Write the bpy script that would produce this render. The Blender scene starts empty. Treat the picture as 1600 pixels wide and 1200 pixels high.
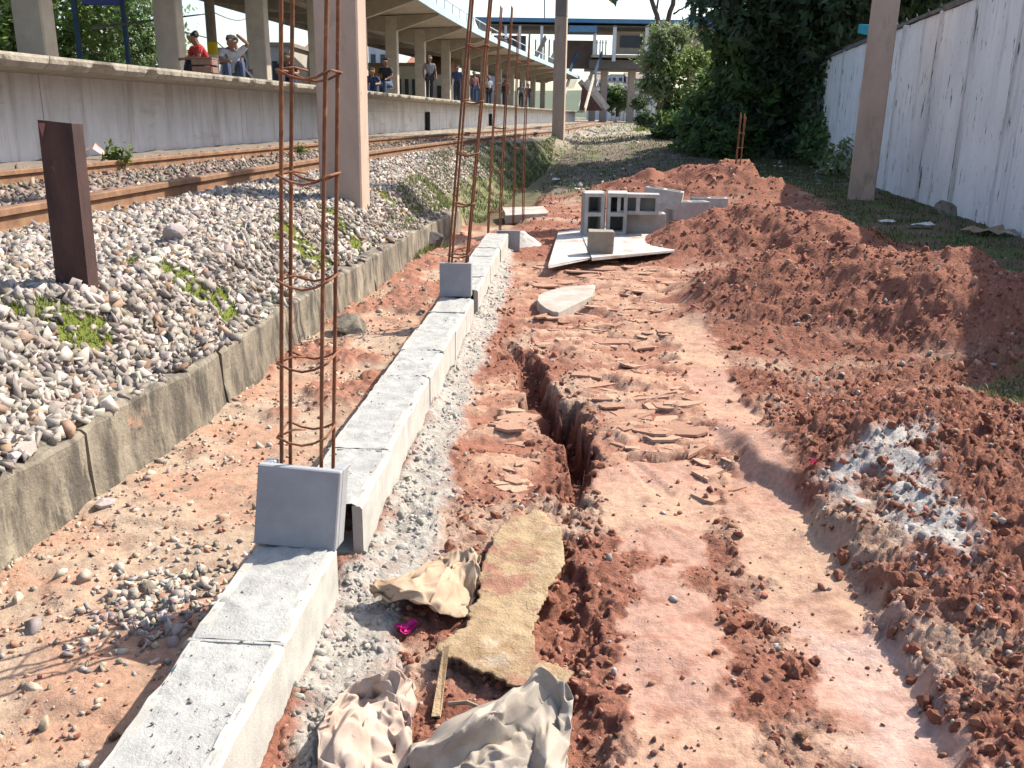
import bpy, bmesh, math, random
import numpy as np
from mathutils import Vector, Matrix

# ------------------------------------------------------------------ camera, world, sun
F = 1400.0; PITCH = math.atan(420 / 1400.0); ROLL = math.radians(0.8); CH = 1.15
_f = np.array([0, math.cos(PITCH), -math.sin(PITCH)]); _r = np.array([1.0, 0, 0]); _u = np.cross(_r, _f)
R_ = _r * math.cos(ROLL) + _u * math.sin(ROLL); U_ = _u * math.cos(ROLL) - _r * math.sin(ROLL)
sc = bpy.context.scene
COL = sc.collection
cam = bpy.data.objects.new('camera', bpy.data.cameras.new('camera')); COL.objects.link(cam)
cam.data.sensor_width = 36; cam.data.lens = 36 * F / 1600
cam.data.clip_start = 0.05; cam.data.clip_end = 3000
M = Matrix(((R_[0], U_[0], -_f[0], 0), (R_[1], U_[1], -_f[1], 0), (R_[2], U_[2], -_f[2], CH), (0, 0, 0, 1)))
cam.matrix_world = M
sc.camera = cam

SUN_AZ, SUN_EL = 56.0, 44.0          # azimuth clockwise from +Y (right of the view), elevation
w = bpy.data.worlds.new('World'); sc.world = w; w.use_nodes = True
nt = w.node_tree; bg = nt.nodes['Background']
sky = nt.nodes.new('ShaderNodeTexSky'); sky.sky_type = 'NISHITA'; sky.sun_disc = False
sky.sun_elevation = math.radians(SUN_EL); sky.sun_rotation = math.radians(SUN_AZ)
sky.air_density = 1.0; sky.dust_density = 2.0; sky.ozone_density = 1.0
nt.links.new(sky.outputs[0], bg.inputs[0]); bg.inputs[1].default_value = 0.15
sun = bpy.data.objects.new('sun', bpy.data.lights.new('sun', 'SUN')); COL.objects.link(sun)
sun.data.energy = 5.0; sun.data.angle = math.radians(0.5); sun.data.color = (1.0, 0.93, 0.82)
sd = Vector((math.sin(math.radians(SUN_AZ)) * math.cos(math.radians(SUN_EL)),
             math.cos(math.radians(SUN_AZ)) * math.cos(math.radians(SUN_EL)), math.sin(math.radians(SUN_EL))))
sun.rotation_euler = sd.to_track_quat('Z', 'Y').to_euler(); sun.location = (20, 10, 30)
sc.view_settings.view_transform = 'Standard'; sc.view_settings.look = 'None'
sc.view_settings.gamma = 1; sc.view_settings.use_curve_mapping = False
sc.view_settings.exposure = 0.88

# ------------------------------------------------------------------ helpers
rng = np.random.default_rng(7); random.seed(7)

def ray(px, py): return _f + R_ * (px - 800) / F + U_ * (600 - py) / F
def P(px, py, z):
    d = ray(px, py); t = (z - CH) / d[2]
    return np.array([0, 0, CH]) + d * t
def D(px, py, Y):
    d = ray(px, py); return np.array([0, 0, CH]) + d * (Y / d[1])

def _hash(ix, iy, seed):
    h = (ix.astype(np.int64) * 374761393 + iy.astype(np.int64) * 668265263 + seed * 982451653) & 0xFFFFFFFF
    h = ((h ^ (h >> 13)) * 1274126177) & 0xFFFFFFFF
    return h ^ (h >> 16)
def perlin(x, y, seed=0):
    x = np.asarray(x, float); y = np.asarray(y, float)
    ix = np.floor(x); iy = np.floor(y); fx = x - ix; fy = y - iy
    ux = fx * fx * fx * (fx * (fx * 6 - 15) + 10); uy = fy * fy * fy * (fy * (fy * 6 - 15) + 10)
    def g(a, b):
        an = (_hash(ix + a, iy + b, seed) & 1023) * (2 * math.pi / 1024)
        return np.cos(an) * (fx - a) + np.sin(an) * (fy - b)
    return ((g(0, 0) * (1 - ux) + g(1, 0) * ux) * (1 - uy) + (g(0, 1) * (1 - ux) + g(1, 1) * ux) * uy) * 1.5
def fbm(x, y, o=4, seed=0, gain=.5):
    s = 0; a = 1; t = 0
    for k in range(o):
        s = s + a * perlin(x * 2 ** k + 17 * k, y * 2 ** k - 31 * k, seed + k); t += a; a *= gain
    return s / t
def billow(x, y, o=3, seed=0, gain=.5):
    s = 0; a = 1; t = 0
    for k in range(o):
        s = s + a * np.abs(perlin(x * 2 ** k + 13 * k, y * 2 ** k + 7 * k, seed + k)) * 2; t += a; a *= gain
    return s / t
def sst(a, b, x):
    t = np.clip((x - a) / (b - a), 0, 1); return t * t * (3 - 2 * t)

def poly_sdf(X, Y, poly):
    """signed distance, negative inside"""
    poly = np.asarray(poly, float); d = np.full(X.shape, 1e9); ins = np.zeros(X.shape, bool)
    n = len(poly)
    for i in range(n):
        ax, ay = poly[i]; bx, by = poly[(i + 1) % n]
        ex, ey = bx - ax, by - ay
        t = np.clip(((X - ax) * ex + (Y - ay) * ey) / (ex * ex + ey * ey + 1e-12), 0, 1)
        d = np.minimum(d, np.hypot(X - ax - t * ex, Y - ay - t * ey))
        c = ((ay > Y) != (by > Y)) & (X < (bx - ax) * (Y - ay) / (by - ay + 1e-12) + ax)
        ins ^= c
    return np.where(ins, -d, d)
def gpoly(pts, z=0.0): return [tuple(P(x, y, z)[:2]) for x, y in pts]

# ---- materials
def mat(name, c1, c2=None, scale=6, rough=.85, bump=.0, bscale=40, stretch=(1, 1, 1), attr=None, rand=False,
        contrast=(.35, .65), detail=6, metal=0, var=.35, spec=.3, translucent=None, spots=None, bump2=None):
    m = bpy.data.materials.new(name); m.use_nodes = True; t = m.node_tree; N = t.nodes; L = t.links
    b = N['Principled BSDF']; b.inputs['Roughness'].default_value = rough; b.inputs['Metallic'].default_value = metal
    b.inputs['Specular IOR Level'].default_value = spec
    geo = N.new('ShaderNodeNewGeometry'); mp = N.new('ShaderNodeMapping'); mp.inputs['Scale'].default_value = stretch
    L.new(geo.outputs['Position'], mp.inputs['Vector'])
    nz = N.new('ShaderNodeTexNoise'); nz.inputs['Scale'].default_value = scale; nz.inputs['Detail'].default_value = detail
    nz.inputs['Roughness'].default_value = .65
    L.new(mp.outputs[0], nz.inputs['Vector'])
    if attr:
        at = N.new('ShaderNodeAttribute'); at.attribute_name = attr
        mr = N.new('ShaderNodeMapRange'); mr.inputs[1].default_value = .25; mr.inputs[2].default_value = .75
        mr.inputs[3].default_value = 1 - var; mr.inputs[4].default_value = 1 + var
        L.new(nz.outputs[0], mr.inputs[0])
        mx = N.new('ShaderNodeMix'); mx.data_type = 'RGBA'; mx.blend_type = 'MULTIPLY'; mx.inputs[0].default_value = 1
        L.new(at.outputs['Color'], mx.inputs[6]); L.new(mr.outputs[0], mx.inputs[7]); colout = mx.outputs[2]
    else:
        c2 = c2 or tuple(v * (1 - var) for v in c1)
        cr = N.new('ShaderNodeValToRGB'); cr.color_ramp.elements[0].position = contrast[0]; cr.color_ramp.elements[1].position = contrast[1]
        cr.color_ramp.elements[0].color = (*c2, 1); cr.color_ramp.elements[1].color = (*c1, 1)
        if rand:
            oi = N.new('ShaderNodeObjectInfo'); ad = N.new('ShaderNodeMath'); ad.operation = 'MULTIPLY_ADD'
            ad.inputs[1].default_value = .7; L.new(oi.outputs['Random'], ad.inputs[0])
            ad2 = N.new('ShaderNodeMath'); ad2.operation = 'MULTIPLY'; ad2.inputs[1].default_value = .35
            L.new(nz.outputs[0], ad2.inputs[0]); L.new(ad2.outputs[0], ad.inputs[2]); L.new(ad.outputs[0], cr.inputs[0])
        else:
            L.new(nz.outputs[0], cr.inputs[0])
        colout = cr.outputs[0]
    if spots:   # list of (colour, scale, stretch, lo, hi)
        for (c, s, stt, lo, hi) in spots:
            mp2 = N.new('ShaderNodeMapping'); mp2.inputs['Scale'].default_value = stt; L.new(geo.outputs['Position'], mp2.inputs['Vector'])
            n2 = N.new('ShaderNodeTexNoise'); n2.inputs['Scale'].default_value = s; n2.inputs['Detail'].default_value = 7
            n2.inputs['Roughness'].default_value = .7
            L.new(mp2.outputs[0], n2.inputs['Vector'])
            mr = N.new('ShaderNodeMapRange'); mr.inputs[1].default_value = lo; mr.inputs[2].default_value = hi; L.new(n2.outputs[0], mr.inputs[0])
            mx = N.new('ShaderNodeMix'); mx.data_type = 'RGBA'; L.new(mr.outputs[0], mx.inputs[0])
            L.new(colout, mx.inputs[6]); mx.inputs[7].default_value = (*c, 1); colout = mx.outputs[2]
    L.new(colout, b.inputs['Base Color'])
    if bump:
        nb = N.new('ShaderNodeTexNoise'); nb.inputs['Scale'].default_value = bscale; nb.inputs['Detail'].default_value = 5
        nb.inputs['Roughness'].default_value = .7
        L.new(geo.outputs['Position'], nb.inputs['Vector'])
        bp = N.new('ShaderNodeBump'); bp.inputs['Strength'].default_value = 1; bp.inputs['Distance'].default_value = bump
        L.new(nb.outputs[0], bp.inputs['Height'])
        if bump2:
            nb2 = N.new('ShaderNodeTexNoise'); nb2.inputs['Scale'].default_value = bump2[0]; nb2.inputs['Detail'].default_value = 6
            nb2.inputs['Roughness'].default_value = .65; nb2.inputs['Distortion'].default_value = .8
            nb2.inputs['Distortion'].default_value = .25
            L.new(geo.outputs['Position'], nb2.inputs['Vector'])
            bp2 = N.new('ShaderNodeBump'); bp2.inputs['Strength'].default_value = 1; bp2.inputs['Distance'].default_value = bump2[1]
            if attr: L.new(at.outputs['Alpha'], bp2.inputs['Strength'])
            L.new(nb2.outputs[0], bp2.inputs['Height']); L.new(bp2.outputs[0], bp.inputs['Normal'])
        L.new(bp.outputs[0], b.inputs['Normal'])
    if translucent:
        tr = N.new('ShaderNodeBsdfTranslucent'); ms = N.new('ShaderNodeMixShader'); ms.inputs[0].default_value = translucent
        L.new(colout, tr.inputs[0]); L.new(b.outputs[0], ms.inputs[1]); L.new(tr.outputs[0], ms.inputs[2])
        L.new(ms.outputs[0], N['Material Output'].inputs['Surface'])
    return m

# ---- objects
def link(o, parent=None):
    COL.objects.link(o)
    if parent is not None: o.parent = parent
    return o
def tag(o, label=None, cat=None, group=None, kind=None):
    if label: o['label'] = label
    if cat: o['category'] = cat
    if group: o['group'] = group
    if kind: o['kind'] = kind
    return o
def thing(name, label, cat, loc=(0, 0, 0), group=None, rot=(0, 0, 0)):
    o = bpy.data.objects.new(name, None); o.empty_display_size = .1; link(o)
    o.location = [float(v) for v in loc]; o.rotation_euler = rot
    return tag(o, label, cat, group)

class MB:
    def __init__(s): s.v = []; s.f = []
    def add(s, vs, fs):
        o = len(s.v); s.v += [tuple(float(c) for c in v) for v in vs]; s.f += [tuple(i + o for i in f) for f in fs]; return s
    def box(s, c, d, rz=0, rot=None):
        x, y, z = [k / 2 for k in d]
        vs = [Vector((a * x, b * y, e * z)) for e in (-1, 1) for b in (-1, 1) for a in (-1, 1)]
        m = rot if rot is not None else Matrix.Rotation(rz, 3, 'Z')
        vs = [m @ v + Vector([float(q) for q in c]) for v in vs]
        return s.add(vs, [(0, 2, 3, 1), (4, 5, 7, 6), (0, 1, 5, 4), (2, 6, 7, 3), (0, 4, 6, 2), (1, 3, 7, 5)])
    def bar(s, a, b, w_, h_):
        """rectangular bar from a to b (w_ horizontal, h_ along the other normal)"""
        a = Vector([float(q) for q in a]); b = Vector([float(q) for q in b]); d = (b - a).normalized()
        up = Vector((0, 0, 1)) if abs(d.z) < .95 else Vector((0, 1, 0))
        sx = d.cross(up).normalized() * w_ / 2; sy = sx.cross(d).normalized() * h_ / 2
        vs = [p + i * sx + j * sy for p in (a, b) for i, j in ((-1, -1), (1, -1), (1, 1), (-1, 1))]
        return s.add(vs, [(0, 1, 2, 3), (7, 6, 5, 4), (0, 4, 5, 1), (1, 5, 6, 2), (2, 6, 7, 3), (3, 7, 4, 0)])
    def tube(s, pts, r, n=8, closed=False):
        pts = [Vector([float(q) for q in p]) for p in pts]; k = len(pts)
        rs = r if hasattr(r, '__len__') else [r] * k
        vs = []; fs = []
        prev = None
        for i, p in enumerate(pts):
            if closed: d = pts[(i + 1) % k] - pts[i - 1]
            else: d = pts[min(i + 1, k - 1)] - pts[max(i - 1, 0)]
            d.normalize()
            if prev is None:
                up = Vector((0, 0, 1)) if abs(d.z) < .9 else Vector((1, 0, 0))
                x = d.cross(up).normalized()
            else: x = (prev - d * prev.dot(d)).normalized()
            prev = x; y = d.cross(x)
            for j in range(n):
                a = 2 * math.pi * j / n; vs.append(p + (x * math.cos(a) + y * math.sin(a)) * rs[i])
        for i in range(k if closed else k - 1):
            for j in range(n):
                q = (i + 1) % k
                fs.append((i * n + j, i * n + (j + 1) % n, q * n + (j + 1) % n, q * n + j))
        if not closed:
            fs.append(tuple(range(n - 1, -1, -1))); fs.append(tuple((k - 1) * n + j for j in range(n)))
        return s.add(vs, fs)
    def sweep(s, prof, pts, lefts, close=True):
        """profile (side, up) swept along pts; lefts = unit left vectors"""
        k = len(prof); vs = []; fs = []
        for p, l in zip(pts, lefts):
            for a, b in prof: vs.append((p[0] + l[0] * a, p[1] + l[1] * a, p[2] + b))
        for i in range(len(pts) - 1):
            for j in range(k if close else k - 1):
                q = (j + 1) % k
                fs.append((i * k + j, (i + 1) * k + j, (i + 1) * k + q, i * k + q))
        if close:
            fs.append(tuple(range(k))); fs.append(tuple((len(pts) - 1) * k + j for j in range(k - 1, -1, -1)))
        return s.add(vs, fs)
    def prism(s, poly, z0, z1):
        n = len(poly)
        vs = [(x, y, z0) for x, y in poly] + [(x, y, z1) for x, y in poly]
        return s.add(vs, [tuple(range(n - 1, -1, -1)), tuple(range(n, 2 * n))] + [(i, (i + 1) % n, n + (i + 1) % n, n + i) for i in range(n)])
    def build(s, name, m, parent=None, bevel=0, smooth=False, world=True, label=None, jit=0, fix=True):
        off = Vector((0, 0, 0))
        if parent is not None and world:
            off = parent.matrix_basis.inverted()
            vs = [tuple(off @ Vector(v)) for v in s.v]
        else: vs = s.v
        me = bpy.data.meshes.new(name); me.from_pydata(vs, [], s.f)
        if fix or bevel or jit:
            bm = bmesh.new(); bm.from_mesh(me)
            bmesh.ops.recalc_face_normals(bm, faces=bm.faces)
            if bevel: bmesh.ops.bevel(bm, geom=[e for e in bm.edges if len(e.link_faces) == 2 and e.calc_face_angle(0) > .5], offset=bevel, segments=1, affect='EDGES')
            if jit:
                for v in bm.verts: v.co += Vector((random.uniform(-jit, jit), random.uniform(-jit, jit), random.uniform(-jit, jit)))
            bm.to_mesh(me); bm.free()
        if smooth: me.polygons.foreach_set('use_smooth', [True] * len(me.polygons))
        if m: me.materials.append(m)
        o = bpy.data.objects.new(name, me); link(o, parent)
        if label: o['label'] = label
        return o

def np_mesh(name, V, Fc, m, parent=None, col=None, smooth=False):
    """V (n,3), Fc (k,3 or 4) arrays"""
    me = bpy.data.meshes.new(name); V = np.asarray(V, np.float32); Fc = np.asarray(Fc, np.int32)
    k = Fc.shape[1]
    me.vertices.add(len(V)); me.vertices.foreach_set('co', V.ravel())
    me.loops.add(Fc.size); me.loops.foreach_set('vertex_index', Fc.ravel())
    me.polygons.add(len(Fc)); me.polygons.foreach_set('loop_start', np.arange(0, Fc.size, k, dtype=np.int32))
    me.polygons.foreach_set('loop_total', np.full(len(Fc), k, np.int32))
    if smooth: me.polygons.foreach_set('use_smooth', np.ones(len(Fc), bool))
    me.update(calc_edges=True)
    if col is not None:
        a = me.color_attributes.new('Col', 'FLOAT_COLOR', 'POINT')
        c = np.ones((len(V), 4), np.float32); c[:, :np.shape(col)[1]] = col; a.data.foreach_set('color', c.ravel())
    me.materials.append(m)
    o = bpy.data.objects.new(name, me); link(o, parent); return o

def icosa():
    p = (1 + 5 ** .5) / 2
    v = np.array([(-1, p, 0), (1, p, 0), (-1, -p, 0), (1, -p, 0), (0, -1, p), (0, 1, p), (0, -1, -p), (0, 1, -p), (p, 0, -1), (p, 0, 1), (-p, 0, -1), (-p, 0, 1)], float)
    v /= np.linalg.norm(v[0])
    f = np.array([(0, 11, 5), (0, 5, 1), (0, 1, 7), (0, 7, 10), (0, 10, 11), (1, 5, 9), (5, 11, 4), (11, 10, 2), (10, 7, 6), (7, 1, 8), (3, 9, 4), (3, 4, 2), (3, 2, 6), (3, 6, 8), (3, 8, 9), (4, 9, 5), (2, 4, 11), (6, 2, 10), (8, 6, 7), (9, 8, 1)])
    return v, f
ICV, ICF = icosa()
def stone_var(n, seed, angular=.35, plane=4):
    """n stone shapes: icosahedra cut by random planes"""
    r = np.random.default_rng(seed); out = []
    for i in range(n):
        v = ICV * (1 + r.normal(0, angular * .35, (12, 1)))
        for k in range(plane):
            d = r.normal(size=3); d /= np.linalg.norm(d); h = r.uniform(.28, .62)
            dd = v @ d; v = v - np.outer(np.maximum(dd - h, 0), d)
        v = v * np.array([1.3, .95, .72]); out.append(v)
    return np.array(out)
STV = stone_var(16, 3, .45, 8); CLV = stone_var(12, 5, .5, 1)
def hull_vars(n, seed, k=8):
    r = np.random.default_rng(seed); out = []
    for i in range(n):
        p = r.uniform(-1, 1, (k, 3)); ax = r.integers(0, 3, k); p[np.arange(k), ax] = np.sign(p[np.arange(k), ax]) * r.uniform(.75, 1, k)
        p *= np.array([1.25, .88, .62])
        bm = bmesh.new()
        for q in p: bm.verts.new(q)
        h = bmesh.ops.convex_hull(bm, input=bm.verts)
        bmesh.ops.delete(bm, geom=[v for v in bm.verts if not v.link_faces], context='VERTS')
        bmesh.ops.triangulate(bm, faces=bm.faces); bmesh.ops.recalc_face_normals(bm, faces=bm.faces)
        bm.verts.index_update()
        out.append((np.array([v.co[:] for v in bm.verts]), np.array([[v.index for v in f.verts] for f in bm.faces]))); bm.free()
    return out
HUV = hull_vars(24, 3)
def scatter_hulls(name, pos, size, cols, m, parent=None, seed=1, tilt=.6):
    n = len(pos); r = np.random.default_rng(seed); pick = r.integers(0, len(HUV), n); Rm = rand_rot(n, r, tilt); Vs = []; Fs = []; Cs = []; off = 0
    for k, (v, f) in enumerate(HUV):
        i = np.where(pick == k)[0]
        if not len(i): continue
        V = np.einsum('nij,kj->nki', Rm[i], v) * size[i][:, None, None] + pos[i][:, None, :]
        Vs.append(V.reshape(-1, 3)); Fs.append((f[None] + (np.arange(len(i)) * len(v))[:, None, None]).reshape(-1, 3) + off); off += len(i) * len(v)
        Cs.append(np.repeat(cols[i], len(v), axis=0))
    return np_mesh(name, np.concatenate(Vs), np.concatenate(Fs), m, parent, np.concatenate(Cs))
def rand_rot(n, r, tilt=1.0):
    q = r.normal(size=(n, 4)); q[:, 1:3] *= tilt; q /= np.linalg.norm(q, axis=1)[:, None]
    a, b, c, d = q.T
    return np.stack([np.stack([1 - 2 * (c * c + d * d), 2 * (b * c - a * d), 2 * (b * d + a * c)], -1),
                     np.stack([2 * (b * c + a * d), 1 - 2 * (b * b + d * d), 2 * (c * d - a * b)], -1),
                     np.stack([2 * (b * d - a * c), 2 * (c * d + a * b), 1 - 2 * (b * b + c * c)], -1)], 1)
def scatter_stones(name, pos, size, cols, m, var=STV, parent=None, seed=1, tilt=.5, smooth=False):
    n = len(pos); r = np.random.default_rng(seed)
    base = var[r.integers(0, len(var), n)]
    Rm = rand_rot(n, r, tilt)
    V = np.einsum('nij,nkj->nki', Rm, base) * size[:, None, None] + pos[:, None, :]
    Fc = (ICF[None] + (np.arange(n) * 12)[:, None, None]).reshape(-1, 3)
    C = np.repeat(cols, 12, axis=0)
    return np_mesh(name, V.reshape(-1, 3), Fc, m, parent, C, smooth)

# ------------------------------------------------------------------ site curves
xw_pts = np.array([(-1.45, 0), (-1.36, 2.2), (-1.31, 2.7), (-1.24, 3.1), (-1.20, 3.6), (-1.15, 4.5), (-1.07, 5.25), (-1.0, 5.8), (-.92, 6.6), (-.79, 7.75), (-.61, 9.0), (-.49, 10.9), (-.32, 12.6), (-.05, 15.4), (.62, 20.4), (1.7, 26.8), (4.2, 45), (8.5, 100), (30, 300)])
def xw(Y): return np.interp(Y, xw_pts[:, 1], xw_pts[:, 0])
rail_pts = np.array([(-2.62, 0), (-2.42, 4.26), (-2.2, 7.79), (-1.8, 11.2), (-1.33, 15.4), (-.09, 22.73), (1.14, 29.5)])
_rc = np.polyfit(rail_pts[1:, 1], rail_pts[1:, 0], 3)
def xrail(Y):
    Y = np.asarray(Y, float); y = np.minimum(Y, 29.5); s = np.polyval(np.polyder(_rc), 27.0)
    return np.polyval(_rc, y) + (Y - y) * .135
_pc = np.polyfit([2, 8.65, 14.72, 22.07, 31.57, 52, 75, 100], [-5.3, -4.69, -4.05, -3.4, -2.6, -.22, 2.87, 7.25], 3)
def xplat(Y): return np.polyval(_pc, Y)
def xrow(Y): return -.497 + .0605 * (np.asarray(Y) - 1.89)
def xwall(Y): return np.interp(Y, [0, 9.03, 13.22, 20.93, 60], [3.2, 4.72, 5.42, 6.79, 14])

PLY = dict(
    mortar=[(430, 1260), (455, 1110), (528, 915), (575, 885), (610, 790), (650, 690), (690, 600), (735, 500), (772, 400), (800, 395), (800, 440), (775, 510), (750, 580), (725, 650), (712, 720), (705, 790), (690, 860), (650, 950), (610, 1050), (560, 1260)],
    strip=[(1130, 800), (1190, 770), (1240, 800), (1290, 870), (1345, 935), (1400, 1040), (1445, 1140), (1500, 1260), (1360, 1260), (1290, 1090), (1235, 985), (1185, 905), (1135, 845)],
    strip2=[(1040, 518), (1090, 515), (1140, 590), (1190, 690), (1245, 800), (1180, 805), (1120, 700), (1080, 610)],
    centre=[(990, 900), (1060, 880), (1105, 960), (1145, 1060), (1165, 1200), (1180, 1260), (970, 1260), (980, 1120), (972, 1000)],
    centre2=[(945, 735), (1060, 722), (1130, 790), (1100, 880), (1000, 890), (950, 830)],
    plates=[(745, 600), (800, 585), (835, 640), (830, 740), (800, 780), (730, 770), (712, 700)],
    plates2=[(905, 570), (1000, 540), (1080, 515), (1130, 600), (1190, 690), (1235, 780), (1180, 810), (1050, 790), (940, 745), (935, 660)],
    plates3=[(800, 420), (950, 410), (1060, 430), (1095, 480), (1050, 540), (930, 570), (850, 550), (800, 500)],
    pinkdust=[(1290, 1010), (1380, 1000), (1440, 1130), (1480, 1260), (1400, 1260), (1330, 1100)],
    cement=[(1275, 790), (1350, 760), (1440, 750), (1460, 830), (1510, 900), (1500, 960), (1430, 950), (1390, 880), (1300, 840)],
    grassr=[(1275, 330), (1345, 395), (1490, 425), (1640, 500), (1900, 500), (1900, 330), (1280, 250), (1050, 236), (1180, 320)],
    grassr2=[(1530, 620), (1640, 600), (1640, 680), (1560, 670)],
    gravelfar=[(870, 200), (1010, 195), (1010, 212), (930, 240), (860, 235)],
)
PW = {k: gpoly(v) for k, v in PLY.items()}
TR = [(800, 545, .03, .05), (828, 580, .09, .06), (845, 615, .13, .08), (868, 655, .22, .11), (893, 695, .20, .075), (904, 735, .08, .05), (888, 790, .03, .05), (868, 880, .03, .05), (893, 985, .035, .055), (880, 1090, .03, .06), (925, 1240, .03, .07)]
TRW = [(*P(x, y, 0)[:2], d, ww) for x, y, d, ww in TR]
_se = sorted([tuple(P(x, y, 0)[:2]) for x, y in [(1190, 770), (1250, 820), (1300, 880), (1355, 945), (1410, 1040), (1455, 1140), (1500, 1260)]], key=lambda q: q[1])
STRIP_Y = [q[1] for q in _se]; STRIP_X = [q[0] - .03 for q in _se]
MOUNDS = [  # x, y, height, rx, ry, angle
    (3.05, 13.1, .40, 1.35, 1.0, -.1), (1.7, 13.1, .20, .8, .6, 0), (4.1, 12.9, .12, .9, .6, 0),
    (2.15, 8.1, .31, .60, .75, .2), (2.5, 7.3, .25, .55, .6, .2), (1.55, 7.9, .18, .4, .6, 0),
    (2.0, 5.6, .27, .85, .8, .3), (2.3, 4.7, .30, .55, .75, .2), (1.45, 5.3, .12, .5, .6, 0), (2.9, 4.6, .10, .45, .5, 0),
    (1.35, 2.75, .12, .40, .45, .1), (1.35, 2.1, .08, .35, .4, 0), (1.7, 3.1, .10, .5, .5, 0)]
def mounds(X, Y):
    h = np.zeros(X.shape)
    for cx, cy, a, rx, ry, an in MOUNDS:
        dx = (X - cx); dy = (Y - cy); c, s = math.cos(an), math.sin(an)
        q = ((dx * c + dy * s) / rx) ** 2 + ((-dx * s + dy * c) / ry) ** 2
        h = h + a * np.exp(-q * 1.1)
    return h
GROOVES = [(P(735, 714, 0)[:2], P(828, 722, 0)[:2], .03, .022), (P(985, 724, 0)[:2], P(1108, 718, 0)[:2], .035, .024), (P(1100, 440, 0)[:2], P(940, 500, 0)[:2], .02, .03), (P(990, 735, 0)[:2], P(1040, 785, 0)[:2], .010, .03)]
def trench(X, Y):
    d = np.zeros(X.shape)
    wob = fbm(X * 7, Y * 7, 5, 91, .65) * .24
    for (ax, ay, ad, aw), (bx, by, bd, bw) in zip(TRW[:-1], TRW[1:]):
        ex, ey = bx - ax, by - ay
        t = np.clip(((X - ax) * ex + (Y - ay) * ey) / (ex * ex + ey * ey), 0, 1)
        dist = np.hypot(X - ax - t * ex, Y - ay - t * ey) + wob * .6
        dep = ad + (bd - ad) * t; wd = aw + (bw - aw) * t
        d = np.maximum(d, dep * (1 - sst(wd * .5, wd * 1.15, dist)))
    for (ax, ay), (bx, by), ad, aw in GROOVES:
        ex, ey = bx - ax, by - ay; t = np.clip(((X - ax) * ex + (Y - ay) * ey) / (ex * ex + ey * ey), 0, 1)
        d = np.maximum(d, ad * (1 - sst(aw * .5, aw * 1.2, np.hypot(X - ax - t * ex, Y - ay - t * ey) + .12 * wob)))
    return d

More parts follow.
